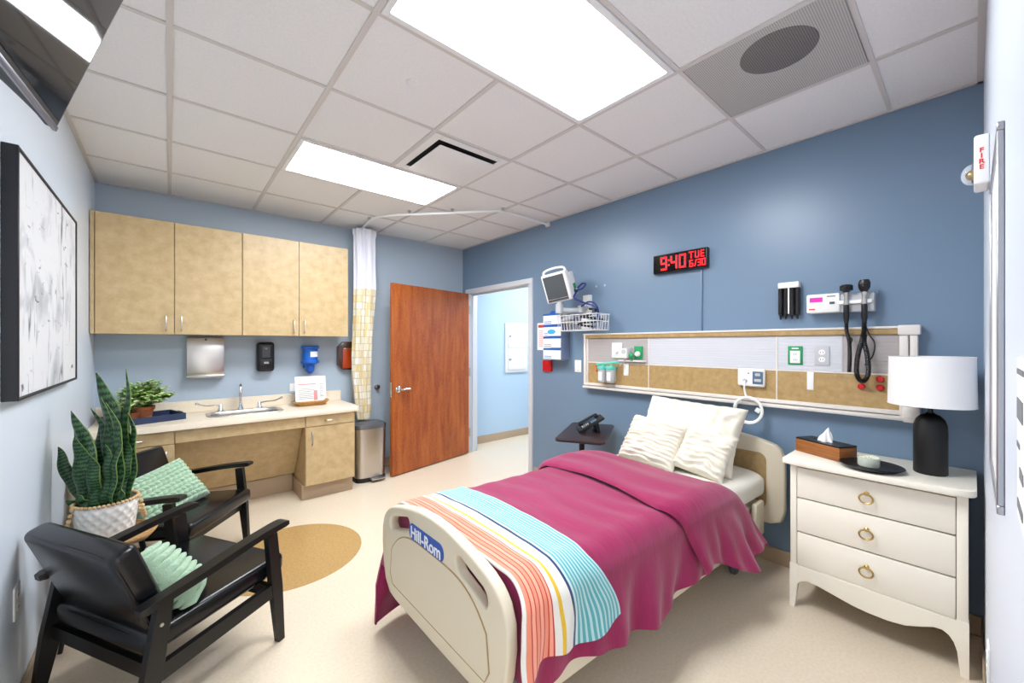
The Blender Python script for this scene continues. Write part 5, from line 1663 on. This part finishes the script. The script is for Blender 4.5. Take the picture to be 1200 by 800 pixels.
# ------------------------------------------------------------------ beside the doorway: glove boxes, monitor, basket
t = thing('glove_box_holder', 'clear acrylic holder on the wall carrying four glove boxes', 'glove box holder', (2.98, 2.77, 1.29))
q = MB(); q.box(3.034, XB, 2.635, 2.90, 1.285, 1.77); q.box(2.915, 3.036, 2.635, 2.90, 1.285, 1.290); q.box(2.912, 2.916, 2.630, 2.642, 1.285, 1.77); q.box(2.915, 3.036, 2.631, 2.635, 1.285, 1.77); q.build('holder', 'acrylic', t)
for k in range(4):
    z = 1.292 + .117 * k
    lab = ['lowest glove box in the wall holder', 'second glove box from the bottom in the wall holder', 'glove box with a light blue oval, third from the bottom', 'topmost glove box in the wall holder'][k]
    g = thing('glove_box', 'blue and white ' + lab, 'glove box', (2.98, 2.77, z), 'glove boxes')
    y0, y1 = 2.645, 2.893
    q = MB(); q.box(2.918, 3.032, y0, y1, z, z + .114, .002, 1); cb = q.build('carton', 'blue_box', g)
    q = MB(); q.box(2.9165, 2.9185, y0 + .004, y1 - .003, z + .004, z + .094); q.build('front_label', 'carton_white', g)
    if k == 2:
        q = MB(); q.lathe([(0, 0), (.055, 0), (.055, .0012), (0, .0012)], (2.9166, 2.775, z + .046), 28, sx=.42, mtx=Matrix.Rotation(-PI / 2, 4, 'Y')); q.build('logo_patch', 'cyan', g)
    q = MB()
    for i in range(2): q.box(2.9158, 2.9168, y1 - .02 - (.10 if k != 2 else .05), y1 - .015, z + .014 + .016 * i, z + .020 + .016 * i)
    q.build('print', 'blue', g)
    if k == 3:
        q = MB(); q.grid(lambda u, v: (2.975 + .04 * math.cos(2 * PI * u) * (1 - .6 * v), 2.80 + .06 * math.sin(2 * PI * u) * (1 - .5 * v), z + .113 + .025 * v + .006 * math.sin(9 * u * PI)), 24, 5, True); q.build('gloves', 'blue', g)

t = thing('wall_notice', 'white paper notice with a red heading on the wall beside the door frame', 'notice', (XB, 3.0, 1.38))
q = MB(); q.box(XB - .003, XB, 2.905, 3.10, 1.385, 1.675); q.build('sheet', 'paper', t)
q = MB(); q.box(XB - .0042, XB - .0028, 2.93, 3.085, 1.625, 1.655); q.build('heading', 'ink_red', t)
q = MB()
for k in range(11): q.box(XB - .0042, XB - .0028, 2.945 + .02 * (k % 3), 3.08, 1.42 + .017 * k, 1.426 + .017 * k)
q.build('print', 'ink_pink', t)
t = thing('red_alarm_box', 'small red wall box under the glove boxes', 'alarm box', (XB, 2.935, 1.16))
q = MB(); q.box(XB - .03, XB, 2.873, 2.995, 1.162, 1.278, .006); q.build('box', 'red', t)
q = MB(); q.box(XB - .034, XB - .029, 2.905, 2.965, 1.195, 1.25, .002); q.build('cover', 'red', t)
plate('light_switch', 'white light switch plate on the blue wall left of the headwall', 'light switch', (XB, 2.53, 1.232), .082, .118, NX, 'white', 'switch')
for i, y in enumerate((2.313, 2.216)):
    q = MB(); q.lathe([(0, 0), (.011, 0), (.009, .004), (0, .005)], (XB, y, 1.99), 14, mtx=Matrix.Rotation(-PI / 2, 4, 'Y')); tag(q.build('wall_anchor', 'grey_light', org=(XB, y, 1.99)), ['left', 'right'][i] + ' of the two small wall anchors above the monitor arm', 'wall anchor', 'wall anchors')

t = thing('monitor_mount', 'white wall channel and swing arm carrying the patient monitor', 'monitor arm', (XB, 2.40, 1.7))
q = MB(); q.box(XB - .035, XB, 2.358, 2.445, 1.60, 1.915, .006); q.build('wall_channel', 'white', t)
q = MB(); q.tube(smooth_path([(3.01, 2.40, 1.80), (2.95, 2.42, 1.775), (2.86, 2.50, 1.765), (2.78, 2.56, 1.775)], 5), .024, 12); q.cyl((2.95, 2.42, 1.745), (2.95, 2.42, 1.81), .034); q.cyl((2.79, 2.55, 1.74), (2.79, 2.55, 1.825), .036); q.build('swing_arm', 'grey_light', t)
# patient monitor
mo = Vector((2.735, 2.535, 1.975))
face = Vector((-.90, -.27, -.30)).normalized()
mf = frame(face, roll=R(8))
def mm(p): return mo + mf @ Vector(p)
t = thing('patient_monitor', 'white patient monitor with a grey screen tilted down on the wall arm', 'monitor', mo)
q = MB(); q.obox((0, 0, -.02), (.265, .275, .07), None, .018, 3); q.map(mm); bd = q.build('casing', 'white', t)
q = MB(); q.obox((-.005, .008, .0155), (.215, .215, .004), None, .002, 1); q.map(mm); q.build('screen', 'monitor_screen', t)
q = MB(); q.obox((-.005, -.113, .0165), (.215, .022, .004), None, .001, 1); q.map(mm); q.build('button_strip', 'grey_dark', t)
q = MB(); q.tube(smooth_path([(-.115, .125, -.03), (-.10, .165, -.03), (0, .178, -.03), (.10, .165, -.03), (.115, .125, -.03)], 5), .011, 10); q.map(mm); q.build('carry_handle', 'white', t)
q = MB(); q.obox((.05, -.005, -.10), (.165, .225, .10), None, .012, 2); q.map(mm); md = q.build('rear_module', 'white', t)
q = MB(); q.obox((.134, -.03, -.10), (.003, .05, .05)); q.map(mm); q.build('sticker', 'green', md)
q = MB(); q.obox((.135, -.075, -.08), (.012, .035, .03), None, .004); q.map(mm); q.build('cable_socket', 'grey_dark', md)
q = MB(); q.tube([mm((0, -.06, -.06)), (2.79, 2.55, 1.82)], .028, 12); q.build('tilt_joint', 'grey_light', t)
# cables
t = thing('monitor_cables', 'blue cables looping from the patient monitor into the wire basket', 'cables', (2.85, 2.40, 1.75))
q = MB()
q.tube(smooth_path([mm((.14, -.075, -.08)), mm((.21, -.07, -.07)), mm((.25, -.04, -.09)), mm((.20, -.03, -.13)), mm((.15, -.06, -.12))], 6), .0075, 8)
q.tube(smooth_path([mm((.15, -.085, -.09)), (2.80, 2.38, 1.87), (2.86, 2.30, 1.82), (2.88, 2.22, 1.79), (2.87, 2.17, 1.74), (2.86, 2.16, 1.66)], 6), .008, 8)
q.tube(smooth_path([(2.93, 2.40, 1.80), (2.92, 2.32, 1.835), (2.91, 2.24, 1.82), (2.90, 2.19, 1.76), (2.89, 2.17, 1.68)], 6), .008, 8)
q.build('cable', 'navy_cable', t)
# wire basket
t = thing('wire_basket', 'white wire basket on the wall under the patient monitor', 'wire basket', (2.88, 2.38, 1.58))
bx0, bx1, by0, by1, bz0, bz1 = 2.80, 2.98, 2.12, 2.60, 1.575, 1.715
q = MB()
def loop(z, ins): q.tube([(bx0 + ins, by0 + ins, z), (bx1, by0 + ins, z), (bx1, by1 - ins, z), (bx0 + ins, by1 - ins, z)], .0038, 6, True)
loop(bz1, 0); loop(lerp(bz0, bz1, .55), .008); loop(bz0, .02)
for k in range(13):
    y = lerp(by0 + .01, by1 - .01, k / 12)
    q.tube([(bx1, y, bz1), (bx1, y, bz0), (bx0 + .02, y, bz0), (bx0, y, bz1)], .0026, 5)
for k in range(5):
    x = lerp(bx0 + .025, bx1 - .01, k / 4)
    for ya_, yb_ in ((by0, by0 + .02), (by1, by1 - .02)): q.tube([(x, ya_, bz1), (x, yb_, bz0)], .0026, 5)
q.build('wires', 'white_metal', t)
q = MB(); q.box(2.975, XB, 2.36, 2.44, 1.59, 1.70, .004); q.build('wall_bracket', 'white_metal', t)
q = MB(); q.tube([(2.89 + .055 * math.cos(i * .55), 2.52 + .05 * math.sin(i * .55) + .002 * i, 1.655 + .0050 * i) for i in range(23)], .016, 8)
tag(q.build('hose_bundle', 'grey_light', org=(2.89, 2.52, 1.60)), 'coiled pale grey hose at the left end of the wire basket', 'hose')
q = MB()
P_ = [(2.875 + .06 * math.cos(i * .9), 2.25 + .10 * math.sin(i * .63), 1.605 + .008 * i) for i in range(22)]
q.tube(smooth_path(P_, 4), .010, 7)
tag(q.build('black_cuff_tubing', 'black', org=(2.875, 2.25, 1.59)), 'tangle of black cuff tubing at the right end of the wire basket', 'tubing')

# ------------------------------------------------------------------ front wall, seen edge-on at the right
t = thing('fire_strobe', 'white fire alarm strobe with red FIRE lettering high on the right-hand wall', 'fire alarm', (1.99, YF, 2.03))
q = MB(); q.obox((1.995, YF + .0165, 2.03), (.12, .033, .155), None, .007, 3); q.build('housing', 'white', t)
q = MB(); q.sphere((2.01, YF + .036, 2.005), (.034, .026, .034), 20); q.build('strobe_lens', 'clear', t)
q = MB(); q.sphere((2.01, YF + .036, 2.005), (.014, .012, .014), 12); q.build('flash_tube', 'brass', t)
q = MB()
for k, ch_ in enumerate('FIRE'):
    q.text(ch_, .020, (1.9342, YF + .017, 2.056 - .0175 * k), (0, -1, 0), (0, 0, 1), .0006, bold=.0006)
q.build('lettering', 'ink_red', t, smooth=False)
q = MB(); q.box(1.955, 2.035, YF, YF + .003, 1.955, 2.105); q.build('back_box', 'grey_light', t)
t = thing('silver_framed_board', 'silver-edged board on the right-hand wall seen almost edge-on', 'wall board', (1.27, YF, 1.16))
q = MB()
for a in ((1.05, 1.49, 1.16, 1.175), (1.05, 1.49, 1.803, 1.818), (1.05, 1.065, 1.175, 1.803), (1.475, 1.49, 1.175, 1.803)): q.box(a[0], a[1], YF, YF + .009, a[2], a[3], .0015, 1)
q.build('frame', 'frame_silver', t)
q = MB(); q.box(1.065, 1.475, YF, YF + .005, 1.175, 1.803); q.build('board', 'white', t)
t = thing('wall_poster', 'small paper poster with dark drawings on the right-hand wall at the edge of the photo', 'poster', (.68, YF, 1.25))
q = MB(); q.box(.622, .742, YF, YF + .0015, 1.25, 1.43); q.build('sheet', 'paper', t)
q = MB()
for (x0, x1, z0, z1) in ((.65, .735, 1.412, 1.418), (.66, .735, 1.362, 1.385), (.70, .735, 1.33, 1.336), (.655, .70, 1.30, 1.312), (.66, .73, 1.262, 1.272)): q.box(x0, x1, YF + .0012, YF + .0022, z0, z1)
q.build('print', 'ink_grey', t)
plate('wall_outlet', 'white wall outlet low on the right-hand wall in front of the dresser', 'outlet', (1.95, YF, .445), .078, .118, (0, 1, 0))

# ------------------------------------------------------------------ camera, world, view
cam = bpy.data.cameras.new('camera')
cam.sensor_fit = 'HORIZONTAL'; cam.sensor_width = 36
cam.lens = 465.5 / 1200 * 36
cam.shift_y = 3.4 / 1200
cam.clip_start = .02
co = bpy.data.objects.new('camera', cam)
COL.objects.link(co)
co.location = (0, 0, 1.445)
co.rotation_euler = (PI / 2, 0, -R(40.76))
SC.camera = co
w = bpy.data.worlds.new('world'); SC.world = w
w.use_nodes = True
bg = w.node_tree.nodes['Background']
bg.inputs['Color'].default_value = (.95, .97, 1, 1)
bg.inputs['Strength'].default_value = 2.0
SC.view_settings.view_transform = 'Standard'
SC.view_settings.look = 'None'
SC.view_settings.gamma = 1
SC.view_settings.use_curve_mapping = False
SC.view_settings.exposure = 0.0
SC.cycles.max_bounces = 10
SC.cycles.diffuse_bounces = 6
